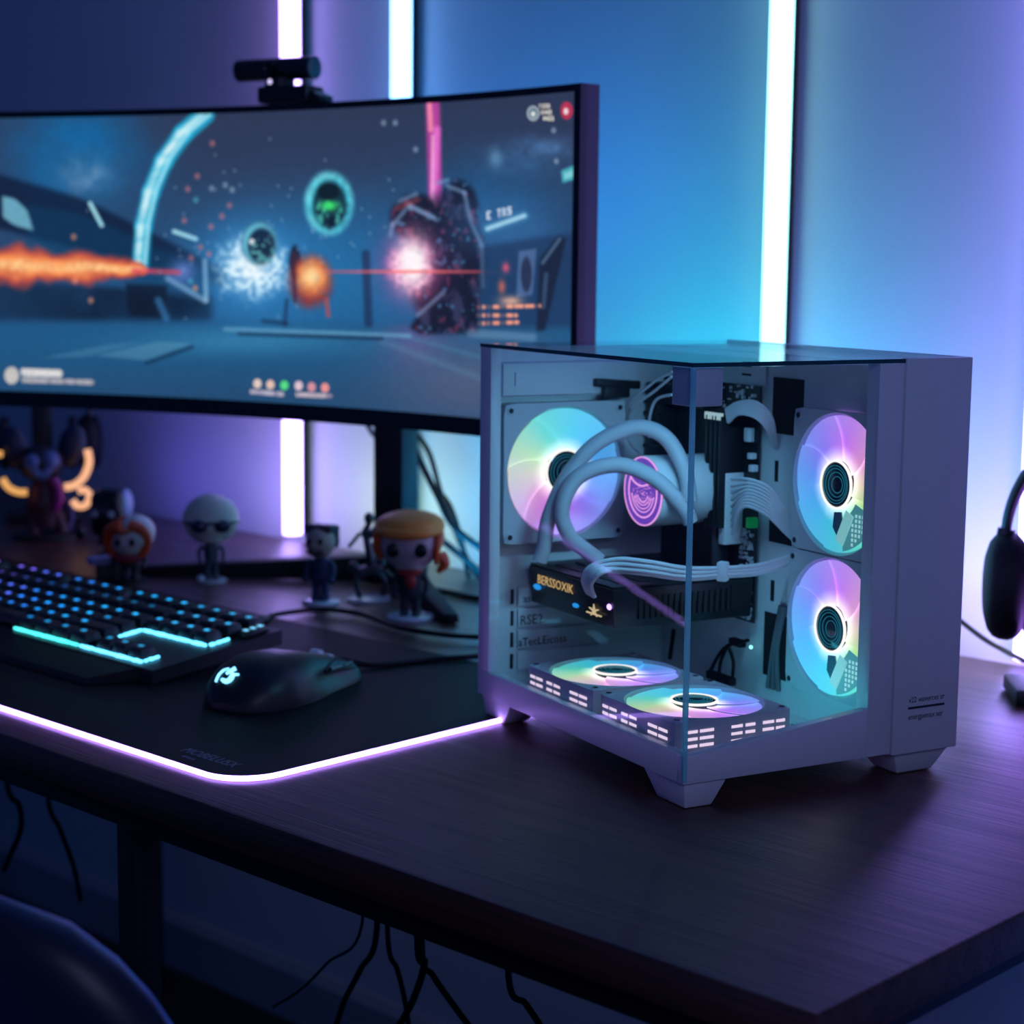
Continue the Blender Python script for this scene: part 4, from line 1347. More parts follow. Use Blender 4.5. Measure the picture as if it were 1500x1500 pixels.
m.tube([PM @ Vector(p) for p in ((-0.027, 0.015, .0016), (-0.018, 0.009, .0016), (-0.004, 0.006, .0016), (0.010, 0.009, .0016), (0.027, 0.015, .0016))], 0.0012, 6)
rn = random.Random(5)
for k in range(110):
    rr, a = 0.022 * math.sqrt(rn.random()), rn.uniform(0, PI * 2)
    m.box(PM @ Vector((rr * math.cos(a), rr * math.sin(a) * 0.6 - 0.003, 0.0015)), (0.0006, 0.0007, 0.0007))
m.build('display_pattern', glow('pink_line_glow', srgb(255, 165, 245)[:3], 0.95), pump)
hA = [TT(*q) for q in ((790, 822, .375), (797, 800, .372), (804, 758, .366), (830, 700, .356), (872, 651, .338), (930, 626, .312), (975, 641, .288), (1003, 690, .266), (1010, 735, .258))]
hB = [TT(*q) for q in ((878, 822, .335), (858, 806, .340), (834, 785, .345), (823, 745, .346), (848, 698, .336), (905, 681, .312), (960, 702, .284), (1000, 742, .262), (1012, 765, .258))]
for h in (hA, hB):
    MB().tube(h, 0.0092, 16, n=8).build('coolant_hose', M_hose, pcx)

# ---- cables inside the tower
def bundle(paths, r, name, m_):
    m = MB()
    for pth in paths:
        m.tube(pth, r, 8, n=7)
    return m.build(name, m_, pcx)
# wide ribbon of the power cable: connector comb then arcs to the cut-out
cm = [SS(px, py, MBX - .022) for px, py in ((1062, 697), (1086, 697), (1086, 788), (1062, 788))]
m = MB()
a = SS(1068, 742, MBX - 0.016)
m.bb((MBX - 0.026, a.y - 0.006, a.z - 0.044), (MBX - 0.0002, a.y + 0.006, a.z + 0.040), 0.001)
m.build('power_connector', M_whitepl, pcx)
paths = []
for k in range(9):
    q = k / 8
    s0 = SS(1072, 702 + 80 * q, MBX - .030)
    s1 = SS(1100 - 12 * q, 703 + 40 * q, MBX - .040)
    s2 = SS(1128 - 8 * q, 716 + 36 * q, MBX - .030)
    s3 = SS(1152 - 2 * q, 752 + 28 * q, MBX - .004)
    s4 = s3 + Vector((0.012, -0.006, -0.012))
    paths.append([s0, s1, s2, s3, s4])
bundle(paths, 0.0021, 'power_cable', M_sleeve)
paths = []
for k in range(7):
    q = k / 6
    s0 = SS(1064 + 3 * q, 600 + 18 * q, MBX - .030)
    s1 = SS(1082, 590 + 16 * q, MBX - .038)
    s2 = SS(1108 - 3 * q, 590 + 20 * q, MBX - .036)
    s3 = SS(1130 - 8 * q, 612 + 14 * q, MBX - .020)
    s4 = SS(1136 - 6 * q, 652 - 3 * q, MBX + .002)
    paths.append([s0, s1, s2, s3, s4])
bundle(paths, 0.0023, 'processor_cable', M_sleeve)
paths = []
for k in range(6):
    q = (k - 2.5) / 2.5
    base = [(866, 872, .052), (860, 852, .046), (874, 834, .050), (905, 828, .072), (950, 832, .100), (1005, 840, .140), (1060, 838, .180), (1110, 834, .215), (1150, 822, .248), (1166, 812, .2600)]
    pp = []
    for i, (x, y, s) in enumerate(base):
        sc = [5, 6, 8, 9, 9, 8, 6, 6, 5, 3][i]
        if i < 3:
            pp.append(SS(x + q * sc, y + q * sc * 0.6, s - 0.002 * abs(q)))
        else:
            pp.append(SS(x, y + q * sc, s + 0.0015 * ((k % 2) * 2 - 1)))
    paths.append(pp)
bundle(paths, 0.0026, 'graphics_cable', M_sleeve)
a = SS(1059, 837, .178)
MB().box(a, (0.012, 0.012, 0.022), Matrix.Rotation(R(35), 3, 'Z'), 0.002).build('cable_comb', M_whitepl, pcx)
thin = []
for q0, q1, q2, q3 in (((985, 545), (955, 562), (922, 595), (918, 640)), ((984, 552), (960, 572), (925, 600), (921, 630)), ((985, 578), (962, 585), (952, 610), (951, 640)), ((918, 640), (926, 655), (940, 668), (945, 672))):
    thin.append([SS(*q0, .17), SS(*q1, .18), SS(*q2, .19), SS(*q3, .20)])
bundle(thin, 0.0017, 'white_wire', M_sleeve)
m = MB()
a = TT(904, 562, TD - 0.037)
m.box(a, (0.062, 0.010, 0.010), Matrix.Rotation(R(4), 3, 'Y'), 0.002)
m.box(a + Vector((-0.002, 0, -0.010)), (0.036, 0.010, 0.014), None, 0.002)
m.build('dark_latch', M_black, pcx)
m = MB()
for pth in (((1096, 938), (1068, 945), (1054, 958), (1040, 984)), ((1066, 945), (1056, 968), (1053, 990)), ((1066, 945), (1074, 968), (1073, 992))):
    m.tube([SS(x, y, .235) for x, y in pth], 0.0022, 8)
m.box(SS(1056, 993, .228), (0.010, 0.050, 0.010), None, 0.002)
m.box(SS(1080, 941, .240), (0.010, 0.024, 0.009), None, 0.002)
m.build('black_wire', M_cable, pcx)
m = MB()
m.tube([SS(x, y, .25) for x, y in ((987, 922), (984, 945), (981, 965))], 0.0028, 8)
m.box(SS(928, 925, .25), (0.02, 0.03, 0.02), None, 0.003)
m.build('black_plug', M_cable, pcx)

# ------------------------------------------------------------------ toy figurines
def fig(name, label, pos, turn=0.0):
    return thing(name, label, 'figurine', pos, face_cam(pos, turn), 'toy figurines along the back of the desk')
def chibi_body(m, h, hip, sh, leg_r, arm_r, tor_r, z0=0.006, lean=0.0):
    # one continuous body: two legs, trunk, two arms (local front is -y)
    m.lathe([(0, hip), (tor_r * 0.85, hip), (tor_r * 0.95, hip + (sh - hip) * 0.4), (tor_r, sh - 0.004), (tor_r * 0.55, sh + 0.003), (tor_r * 0.35, h)], 16, None, 1.0, 0.75)
    for s in (-1, 1):
        m.tube([(s * tor_r * 0.45, 0, hip + 0.004), (s * tor_r * 0.5, 0, (hip + z0) / 2), (s * tor_r * 0.5, -0.001, z0 + 0.003)], [leg_r, leg_r * 0.9, leg_r], 10)
        m.ball((s * tor_r * 0.5, -0.004, z0 + 0.003), (leg_r, leg_r * 1.5, 0.0045))
        m.tube([(s * tor_r * 0.9, 0, sh - 0.003), (s * (tor_r + 0.007), -0.001, (sh + hip) / 2 + 0.004), (s * (tor_r + 0.006), -0.006, hip + 0.004)], [arm_r, arm_r * 0.9, arm_r * 0.8], 8)
        m.ball((s * (tor_r + 0.006), -0.007, hip + 0.002), arm_r * 1.05)

# bald pale head with dark sunglasses
p = onz(310, 852)
t = fig('toy_figurine', 'toy figurine with bald pale head and big dark sunglasses', p)
m = MB(); chibi_body(m, 0.072, 0.034, 0.064, 0.006, 0.004, 0.013)
m.build('body', mat('dark_teal_suit', (0.03, 0.06, 0.08), 0.5), t)
MB().ball((0, 0, 0.107), (0.047, 0.045, 0.043)).tube([(0, -0.008, 0.095), (0, -0.012, 0.070)], [0.032, 0.022], 20, smooth=False).build('head', mat('pale_vinyl', (0.50, 0.52, 0.44), 0.45), t)
MB().ball((-0.018, -0.038, 0.100), (0.016, 0.009, 0.011)).ball((0.018, -0.038, 0.100), (0.016, 0.009, 0.011)).tube([(-0.045, -0.008, 0.103), (-0.032, -0.033, 0.104), (0, -0.044, 0.105), (0.032, -0.033, 0.104), (0.045, -0.008, 0.103)], 0.003, 8).build('sunglasses', mat('dark_lens', (0.01, 0.015, 0.05), 0.15), t)
MB().lathe([(0, 0.0004), (0.026, 0.0004), (0.026, 0.005), (0, 0.005)], 7).ball((-0.018, -0.012, 0.007), 0.007).build('base', M_clear, t)

# small man with flat top hair
p = onz(470, 884)
t = fig('toy_figurine', 'small toy figurine with flat dark hair and navy overalls on clear base', p, R(-25))
m = MB(); chibi_body(m, 0.080, 0.038, 0.072, 0.0075, 0.005, 0.016)
m.build('body', mat('navy_cloth', (0.015, 0.03, 0.09), 0.6), t)
MB().ball((0, 0, 0.100), (0.024, 0.024, 0.027)).ball((0, -0.024, 0.097), (0.004, 0.005, 0.004)).build('head', mat('tan_vinyl', (0.42, 0.32, 0.26), 0.5), t)
MB().box((0, 0.006, 0.120), (0.048, 0.040, 0.014), Matrix.Rotation(R(-6), 3, 'X'), 0.006).box((0, 0.019, 0.105), (0.047, 0.014, 0.034), None, 0.006).build('hair', mat('dark_hair', (0.035, 0.045, 0.05), 0.6), t)
for s in (-1, 1):
    MB().ball((s * 0.010, -0.0225, 0.103), (0.0045, 0.003, 0.005)).build('eye', M_gloss, t)
MB().tube([(-0.012, -0.019, 0.086), (0, -0.025, 0.083), (0.012, -0.019, 0.086)], 0.004, 8).build('beard', mat('dark_beard', (0.03, 0.02, 0.02), 0.7), t)
MB().lathe([(0, 0.0004), (0.030, 0.0004), (0.030, 0.005), (0.028, 0.006), (0, 0.006)], 28).build('base', M_clear, t)

# skeletal mech
p = onz(540, 880)
t = fig('toy_robot', 'thin dark green toy robot skeleton standing on a white base', p, R(10))
m = MB()
m.tube([(0, 0, 0.045), (0.003, 0, 0.07), (-0.004, 0, 0.11), (0.002, 0, 0.128)], [0.006, 0.008, 0.006, 0.004], 8)
m.ball((0.0, -0.003, 0.134), (0.008, 0.010, 0.010))
m.box((0.008, 0, 0.108), (0.040, 0.014, 0.014), Matrix.Rotation(R(8), 3, 'Y'), 0.003)
m.tube([(-0.014, 0, 0.110), (-0.026, -0.006, 0.098), (-0.034, -0.016, 0.092)], 0.0032, 8)
m.tube([(0.026, 0, 0.108), (0.034, -0.004, 0.085), (0.030, -0.012, 0.068)], 0.0032, 8)
m.box((0, 0, 0.050), (0.044, 0.016, 0.016), Matrix.Rotation(R(-12), 3, 'Y'), 0.004)
m.tube([(-0.012, 0, 0.048), (-0.022, -0.004, 0.030), (-0.014, 0, 0.008)], [0.005, 0.004, 0.005], 8)
m.tube([(0.012, 0, 0.048), (0.026, -0.002, 0.034), (0.024, 0.002, 0.008)], [0.005, 0.004, 0.005], 8)
m.tube([(0.028, 0, 0.05), (0.040, 0, 0.035), (0.050, 0, 0.01)], 0.002, 8)
m.ball((-0.024, 0.002, 0.056), 0.009).ball((0.020, 0.002, 0.060), 0.009)
m.build('body', mat('dark_green_armour', (0.010, 0.030, 0.034), 0.4), t)
MB().ball((0.022, 0.010, 0.112), (0.016, 0.010, 0.012)).build('backpack', mat('teal_pack', (0.02, 0.07, 0.07), 0.5), t)
MB().lathe([(0, 0.0004), (0.042, 0.0004), (0.042, 0.005), (0, 0.006)], 24, None, 0.85, 0.7).build('base', M_clear, t)

# orange capped girl
p = onz(601, 907)
t = fig('toy_figurine', 'large headed toy girl with orange cap and red scarf on round white base', p, R(-8))
m = MB(); chibi_body(m, 0.084, 0.036, 0.074, 0.0075, 0.0055, 0.018)
m.build('body', mat('dark_jacket', (0.02, 0.022, 0.035), 0.6), t)
MB().ball((0, 0, 0.118), (0.047, 0.043, 0.042)).tube([(0, -0.006, 0.100), (0, -0.010, 0.078)], [0.036, 0.020], 20, smooth=False).build('head', M_skin, t)
m = MB()
m.ball((0, 0.010, 0.126), (0.051, 0.044, 0.040))
m.tube([(-0.046, -0.012, 0.135), (-0.049, -0.008, 0.112), (-0.045, -0.004, 0.094)], [0.009, 0.008, 0.004], 10)
m.tube([(0.044, -0.014, 0.135), (0.043, -0.022, 0.112), (0.041, -0.018, 0.088)], [0.008, 0.006, 0.003], 10)
m.tube([(0.044, 0.010, 0.100), (0.050, 0.012, 0.085), (0.040, 0.008, 0.072)], [0.010, 0.009, 0.003], 10)
m.build('hair', mat('orange_hair', (0.72, 0.10, 0.015), 0.5), t)
m = MB()
m.ball((0, -0.002, 0.146), (0.053, 0.050, 0.021), Matrix.Rotation(R(6), 3, 'X'))
m.tube([(-0.050, -0.014, 0.141), (-0.03, -0.044, 0.139), (0, -0.053, 0.138), (0.03, -0.044, 0.139), (0.050, -0.014, 0.141)], [0.004, 0.007, 0.008, 0.007, 0.004], 10)
m.build('cap', mat('amber_cap', (0.85, 0.27, 0.03), 0.5), t)
for s in (-1, 1):
    MB().ball((s * 0.021, -0.0385, 0.112), (0.0105, 0.005, 0.011)).build('eye', M_gloss, t)
MB().tube([(-0.014, -0.012, 0.078), (0, -0.018, 0.074), (0.014, -0.012, 0.078), (0.012, 0.008, 0.080), (-0.012, 0.008, 0.080)], 0.006, 8, closed=True).ball((0.002, -0.017, 0.062), (0.009, 0.006, 0.011)).build('scarf', mat('red_scarf', (0.45, 0.03, 0.02), 0.6), t)
MB().lathe([(0, 0.0004), (0.036, 0.0004), (0.036, 0.005), (0.034, 0.007), (0, 0.007)], 32).build('base', M_clear, t)

# figure with red orange hair and white cap behind the keyboard
p = onz(190, 852)
t = fig('toy_figurine', 'toy figurine with red orange hair and a white cap, just behind keyboard', p, R(-12))
m = MB(); chibi_body(m, 0.060, 0.026, 0.052, 0.008, 0.005, 0.018)
m.build('body', mat('black_outfit', (0.012, 0.012, 0.02), 0.6), t)
MB().ball((0, -0.006, 0.070), (0.029, 0.030, 0.028)).build('head', M_skin, t)
M_red = mat('red_orange_hair', (0.62, 0.06, 0.012), 0.5)
m = MB()
m.ball((0, 0.006, 0.078), (0.037, 0.033, 0.034))
for s in (-1, 1):
    m.tube([(s * 0.006, -0.030, 0.101), (s * 0.024, -0.026, 0.094), (s * 0.032, -0.016, 0.076), (s * 0.029, -0.014, 0.056), (s * 0.022, -0.018, 0.046)], [0.009, 0.010, 0.0095, 0.008, 0.003], 10)
m.tube([(-0.016, -0.033, 0.098), (-0.004, -0.037, 0.091), (0.008, -0.035, 0.093)], [0.007, 0.006, 0.003], 8)
m.build('hair', M_red, t)
MB().ball((0.012, 0.001, 0.083), (0.032, 0.034, 0.032)).build('white_cap', mat('white_shell', (0.62, 0.62, 0.58), 0.4), t)
for s in (-1, 1):
    MB().ball((s * 0.012, -0.0335, 0.072), (0.006, 0.004, 0.007)).build('eye', M_gloss, t)
MB().tube([(-0.018, -0.012, 0.046), (0, -0.02, 0.042), (0.018, -0.012, 0.046), (0.014, 0.012, 0.046), (-0.014, 0.012, 0.046)], 0.008, 8, closed=True).build('collar', mat('crimson_collar', (0.28, 0.01, 0.03), 0.6), t)
MB().lathe([(0, 0.0004), (0.028, 0.0004), (0.028, 0.005), (0, 0.006)], 24).build('base', M_black, t)

# dark square head
p = onz(163, 812)
t = fig('toy_figurine', 'toy figurine with blocky black head and pale eyes behind white capped figurine', p, R(-20))
m = MB(); chibi_body(m, 0.050, 0.020, 0.040, 0.007, 0.0045, 0.012)
m.build('body', mat('black_suit', (0.01, 0.01, 0.016), 0.5), t)
MB().box((0, 0, 0.078), (0.064, 0.060, 0.086), None, 0.018, 4).build('head', M_gloss, t)
MB().ball((0.027, 0.006, 0.092), (0.012, 0.026, 0.030)).build('side_shell', mat('pale_blue_shell', (0.25, 0.35, 0.55), 0.3), t)
for s in (-1, 1):
    MB().ball((s * 0.016 - 0.005, -0.029, 0.078), (0.007, 0.004, 0.007)).build('eye', mat('pale_eye', (0.35, 0.38, 0.45), 0.4), t)
MB().lathe([(0, 0.0004), (0.026, 0.0004), (0.026, 0.005), (0, 0.006)], 20).build('base', M_black, t)

# creature with dark ear discs and glowing orange curls
p = onz(70, 788)
t = fig('toy_creature', 'dark red toy creature with round ears and glowing orange curls', p)
k = 0.00139
def L2(x, y, d=0.0): return Vector(((x - 70) * k, d, (788 - y) * k))
m = MB()
m.tube([L2(68, 770), L2(66, 740), L2(68, 712), L2(66, 700)], [0.030, 0.034, 0.026, 0.016], 16)
m.tube([L2(58, 750, -.01), L2(52, 768, -.014), L2(52, 780, -.016)], [0.014, 0.012, 0.014], 10)
m.tube([L2(80, 750, -.01), L2(88, 768, -.014), L2(90, 780, -.016)], [0.014, 0.012, 0.014], 10)
m.build('body', mat('dark_red_suit', (0.07, 0.008, 0.016), 0.55), t)
MB().ball(L2(63, 683), (0.044, 0.036, 0.036)).build('head', mat('black_hood', (0.008, 0.008, 0.014), 0.5), t)
MB().ball(L2(53, 680, -.022), (0.018, 0.016, 0.018)).ball(L2(76, 678, -.022), (0.018, 0.016, 0.020)).tube([L2(52, 684, -.024), L2(63, 697, -.024), L2(76, 683, -.024)], [0.012, 0.012, 0.012], 10).build('face', mat('blue_grey_face', (0.10, 0.15, 0.30), 0.5), t)
for cx, cy in ((28, 662), (106, 660)):
    MB().ball(L2(cx, cy, .012), (0.027, 0.012, 0.043), Matrix.Rotation(R(12 if cx > 60 else -12), 3, 'Y')).build('ear', mat('navy_ear', (0.006, 0.010, 0.035), 0.4), t)
MB().tube([L2(80, 702, -.03), L2(86, 716, -.032), L2(86, 734, -.032), L2(80, 748, -.03)], [0.007, 0.009, 0.009, 0.006], 10).build('sash', mat('magenta_sash', (0.38, 0.02, 0.20), 0.5), t)
M_or1 = glow('peach_glow', srgb(255, 186, 140)[:3], 1.0)
M_or2 = glow('amber_glow', srgb(250, 180, 100)[:3], 0.85)
MB().tube([L2(126, 662, -.03), L2(128, 680, -.032), L2(121, 699, -.034), L2(108, 711, -.034), L2(94, 714, -.034)], 0.0072, 12).build('glow_curl', M_or1, t)
MB().tube([L2(112, 720, -.03), L2(122, 719, -.03), L2(128, 728, -.03), L2(122, 740, -.03), L2(111, 741, -.03), L2(105, 733, -.03)], 0.0066, 12).build('glow_curl', M_or1, t)
MB().tube([L2(11, 701, -.03), L2(20, 714, -.03), L2(33, 720, -.03), L2(44, 720, -.03)], 0.0068, 12).build('glow_curl', M_or2, t)
MB().tube([L2(8, 664, -.01), L2(7, 672, -.01)], 0.0068, 12).build('glow_curl', M_or2, t)
MB().tube([L2(98, 735, .01), L2(104, 760, .01), L2(98, 778, 0)], [0.006, 0.005, 0.004], 10).build('tail', mat('violet_tail', (0.08, 0.06, 0.22), 0.4), t)
MB().lathe([(0, 0.0004), (0.062, 0.0004), (0.062, 0.008), (0.055, 0.012), (0, 0.012)], 28, None, 1.05, 0.8).ball(L2(115, 779, -.02), (0.010, 0.010, 0.014)).build('base', M_black, t)

# little stacked boxes in front of that figure
p = onz(158, 848)
t = thing('gift_box', 'tiny dark box with a lilac lit lid beside the white capped figurine', 'box', p, face_cam(p, R(15)))
MB().box((0, 0, 0.0135), (0.034, 0.026, 0.026), None, 0.002).build('body', mat('dark_box', (0.03, 0.02, 0.03), 0.6), t)
MB().box((-0.006, 0, 0.033), (0.052, 0.030, 0.0125), None, 0.002).build('lid', mat('lid_lilac_light', (0.30, 0.27, 0.5), 0.5), t)  # lilac light on a white lid put into its colour

# ------------------------------------------------------------------ headphones
def headphones(name, label, loc, rz, Wd, Ht, band, cup, tilt=0.0, mats=None):
    t = thing(name, label, 'headphones', loc, rz, 'over-ear headphones')
    mb, mc = mats or (M_black, M_matte)
    pts = [(Wd * math.cos(a), 0, Ht * math.sin(a)) for a in np.linspace(R(-8), R(188), 15)]
    MB().tube(pts, [band * (0.75 + 0.35 * math.sin(PI * i / 14)) for i in range(15)], 12, flat=0.55, n=4).build('headband', mb, t)
    for s in (-1, 1):
        yk = MB()
        yk.tube([(s * Wd * 0.99, 0, Ht * 0.10), (s * (Wd + 0.004), 0, -cup * 0.4)], band * 0.8, 10, smooth=False)
        yk.build('slider', mat('charcoal_slider', (0.02, 0.02, 0.03), 0.3), t)
        c = frame_mat((s * (Wd - 0.012), 0, -cup * 1.0), (0, s, 0), (0, 0, 1))
        MB().lathe([(0, -0.014), (cup * 0.72, -0.014), (cup * 0.86, -0.010), (cup * 0.96, -0.003), (cup, 0.006), (cup * 0.985, 0.015), (cup * 0.93, 0.023), (cup * 0.82, 0.029), (cup * 0.6, 0.0335), (0, 0.036)], 28, c, 0.82, 1.15).build('ear_cup', mc, t, angle=75)
        MB().lathe([(cup * 0.4, -0.016), (cup * 0.85, -0.016), (cup * 0.95, -0.024), (cup * 0.85, -0.034), (cup * 0.4, -0.034), (cup * 0.4, -0.016)], 28, c, 0.82, 1.15).build('ear_pad', mat('ear_pad_leather', (0.008, 0.008, 0.012), 0.6), t)
    return t
def hp_stand(name, label, loc, rz, h, post, base, mats=None):
    t = thing(name, label, 'stand', loc, rz, 'headphone stands')
    MB().box((0, 0, 0.0105), (base[0], base[1], 0.02), None, 0.004).build('base', M_black, t)
    MB().box((0, 0.02, h / 2 + 0.02), (post, post * 0.6, h), None, 0.004).build('post', M_black, t)
    MB().tube([(-post * 0.9, 0.012, h + 0.02), (post * 0.9, 0.012, h + 0.02)], 0.014, 14, smooth=False).build('hook', M_black, t)
    return t
# left pair: stand hidden by the monitor above
ps = Vector((-2.62, 1.0, 0.75))
fr_ = face_cam(ps)
hp_stand('headphone_stand', 'black headphone stand on the far desk end beneath the monitor', ps, fr_, 0.273, 0.042, (0.15, 0.12))
headphones('headphones', 'dark headphones hanging on the stand behind the toy creature', ps + Vector((0.004, -0.01, 0.212)), fr_, 0.105, 0.105, 0.013, 0.052)
# right pair, partly outside the picture
pr_ = Vector((-0.338, 1.06, 0.75))
hp_stand('headphone_stand', 'black headphone stand with flat base beside the white tower', pr_, R(38), 0.289, 0.02, (0.16, 0.10))
headphones('headphones', 'black over-ear headphones hanging on the stand beside the white tower', pr_ + Vector((0.010, -0.005, 0.205)), R(38), 0.100, 0.128, 0.014, 0.060)

# ------------------------------------------------------------------ cables
def cable(label, pts, r=0.004, name='cable', m_=None, group=None, seg=8):
    c = Vector(pts[0])
    m = MB()
    m.tube([Vector(p) - c for p in pts], r, seg, n=8)
    o = m.build(name, m_ or M_cable)
    o.location = c
    return tag(o, label, 'cable', group)
zc = 0.7550
cable('black keyboard cable curving over the desk past the figurines', [Vector((-1.40, 0.4685, 0.789)), Vector((-1.40, 0.50, 0.778)), Vector((-1.395, 0.60, 0.7605)), onz(400, 901, .7588), onz(470, 893, .7588), onz(530, 900, .7588), onz(580, 918, .7588), onz(650, 930, .7588), onz(720, 934, .7588)], 0.0038)
cable('black mouse cable running across the mat behind the tower', [Vector((-1.0705, 0.4715, 0.766)), Vector((-1.078, 0.50, 0.762)), onz(560, 974, MT + .004), onz(630, 966, MT + .004), onz(700, 961, MT + .004), onz(790, 950, 0.7545)], 0.0038)
cable('thin black cable of the headphones slanting down to the desk', [ony(1395, 900, 1.14), ony(1440, 935, 1.12), ony(1475, 955, 1.10), ony(1500, 968, 1.085)], 0.0035)
Yc = 1.10
cable('black cable hanging from monitor beside its neck to the desk, thickest', [ony(592, 618, 1.08), ony(612, 668, Yc), ony(640, 725, Yc), ony(662, 768, Yc), ony(700, 800, Yc), ony(760, 838, Yc)], 0.0058, group='cables behind the monitor')
cable('black cable looping out of monitor neck then down behind tower', [ony(600, 626, 1.10), ony(628, 662, 1.13), ony(650, 735, 1.145), ony(690, 830, 1.145), ony(712, 850, 1.145), ony(735, 862, 1.13)], 0.0048, group='cables behind the monitor')
cable('black cable arching over the pale wall behind the orange cap figurine', [ony(635, 712, 1.14), ony(660, 742, 1.14), ony(678, 800, 1.14), ony(684, 838, 1.14), ony(688, 846, 1.14)], 0.0042, group='cables behind the monitor')
cable('black cable sagging from orange cap figurine towards the tower', [ony(648, 792, 1.13), ony(680, 818, 1.13), ony(705, 838, 1.13), ony(740, 850, 1.12)], 0.0058, group='cables behind the monitor')
cable('short black cable end dangling left of the monitor neck', [ony(538, 622, 1.10), ony(545, 634, 1.10), ony(556, 645, 1.10), ony(572, 658, 1.075)], 0.0042, group='cables behind the monitor')
cable('black cable lying on the desk between neck foot and tower', [onz(630, 862, zc), onz(660, 868, zc), onz(700, 876, zc), onz(740, 880, zc)], 0.0048, group='cables behind the monitor')
# hanging below the desk
Yh = 0.30
def hang(label, px, r=0.006):
    q = []
    for i, c in enumerate(px):
        v = ony(*c, Yh)
        if i == 0:
            q.append(Vector((v.x, v.y, 0.711)))
        q.append(v)
    cable(label, q, r * 0.6, group='cables hanging under the desk')
hang('dark cable hanging under the desk beyond the leg, nearest picture edge', [(10, 1145), (28, 1180), (30, 1215), (14, 1255), (5, 1275)], 0.007)
hang('dark cable hanging under the desk just beyond the leg', [(70, 1165), (88, 1215), (108, 1270), (118, 1320)], 0.006)
hang('dark cable splaying outward under desk, first past the leg', [(552, 1362), (528, 1420), (505, 1465), (490, 1510)], 0.006)
hang('dark cable hanging almost straight from the same point under desk', [(568, 1370), (582, 1420), (592, 1460), (600, 1510)], 0.005)
hang('dark cable crossing another beneath the desk, third from the leg', [(612, 1385), (622, 1410), (605, 1465), (580, 1510)], 0.007)
hang('dark cable bending away to wall below desk middle', [(618, 1388), (635, 1430), (670, 1480), (700, 1520)], 0.006)
hang('dark cable hanging under the desk in front of the tower', [(745, 1430), (770, 1470), (790, 1500), (800, 1520)], 0.006)
hang('pale cable slanting to the floor below the mat corner', [(530, 1355), (480, 1410), (440, 1450), (400, 1475)], 0.003)

# ------------------------------------------------------------------ office chair
ch = thing('office_chair', 'dark office chair with rounded backrest in front of the desk', 'chair', (-0.580, -0.15, FZ), R(8))
M_lea = mat('navy_black_fabric', (0.003, 0.004, 0.008), 0.5, bump=0.1, nscale=300, spec=0.25)
M_lea.node_tree.nodes['Principled BSDF'].inputs['Sheen Weight'].default_value = 0.8
M_lea.node_tree.nodes['Principled BSDF'].inputs['Coat Weight'].default_value = 0.35
M_lea.node_tree.nodes['Principled BSDF'].inputs['Coat Roughness'].default_value = 0.35
M_lea.node_tree.nodes['Principled BSDF'].inputs['Sheen Tint'].default_value = (0.1, 0.35, 1, 1)  # blue rim light on the chair's edge put into the sheen tint
bz0, bz1 = 0.53, 1.092
m = MB()
nx, nz = 22, 22
front, back = [], []
for i in range(nz + 1):
    v = i / nz
    z = bz0 + (bz1 - bz0) * v
    hw = 0.255
    cr_ = 0.17
    if z > bz1 - cr_:
        d = (z - (bz1 - cr_)) / cr_
        hw = 0.255 - cr_ + cr_ * math.sqrt(max(0, 1 - d * d)) * 1.0
    if z < bz0 + 0.06:
        d = ((bz0 + 0.06) - z) / 0.06
        hw = 0.255 - 0.06 + 0.06 * math.sqrt(max(0, 1 - d * d))
    fr2, bk2 = [], []
    for j in range(nx + 1):
        u = -1 + 2 * j / nx
        x = hw * u
        curve = 0.06 * (x / 0.255) ** 2
        th = 0.042 * (max(0.0, 1 - abs(u) ** 5)) ** 0.5 * (max(0.02, 1 - (2 * v - 1) ** 8)) ** 0.5
        lean = -0.10 * v
        fr2.append(m.bm.verts.new((x, -0.20 + curve + lean + th, z)))
        bk2.append(m.bm.verts.new((x, -0.20 + curve + lean - th, z)))
    front.append(fr2); back.append(bk2)
for i in range(nz):
    for j in range(nx):
        m.bm.faces.new([front[i][j], front[i][j + 1], front[i + 1][j + 1], front[i + 1][j]])
        m.bm.faces.new([back[i][j], back[i + 1][j], back[i + 1][j + 1], back[i][j + 1]])
bmesh.ops.remove_doubles(m.bm, verts=m.bm.verts[:], dist=0.0008)
m.build('backrest', M_lea, ch, angle=70)
MB().box((0, 0.05, 0.50), (0.52, 0.50, 0.09), None, 0.04, 4).build('seat', M_lea, ch)
MB().tube([(0, -0.17, 0.45), (0, -0.24, 0.50), (0, -0.275, 0.65)], 0.02, 10).build('back_bracket', M_steel, ch)
MB().cyl((0, 0, 0.10), (0, 0, 0.455), 0.028).build('gas_column', M_steel, ch)
for a in range(5):
    an = R(90 + 72 * a)
    d = Vector((math.cos(an), math.sin(an), 0))
    lg = MB().tube([Vector((0, 0, 0.12)), d * 0.15 + Vector((0, 0, 0.105)), d * 0.30 + Vector((0, 0, 0.075))], [0.026, 0.022, 0.016], 10).build('base_leg', M_steel, ch)
    n = Vector((-d.y, d.x, 0))
    MB().cyl(d * 0.30 + n * 0.022 + Vector((0, 0, 0.031)), d * 0.30 - n * 0.022 + Vector((0, 0, 0.031)), 0.030, 16).build('caster', M_black, lg)
for s in (-1, 1):
    MB().tube([(s * 0.27, 0.10, 0.47), (s * 0.30, 0.08, 0.56), (s * 0.30, 0.02, 0.67)], 0.014, 10).box((s * 0.30, 0.04, 0.685), (0.06, 0.24, 0.03), None, 0.012).build('armrest', M_black, ch)

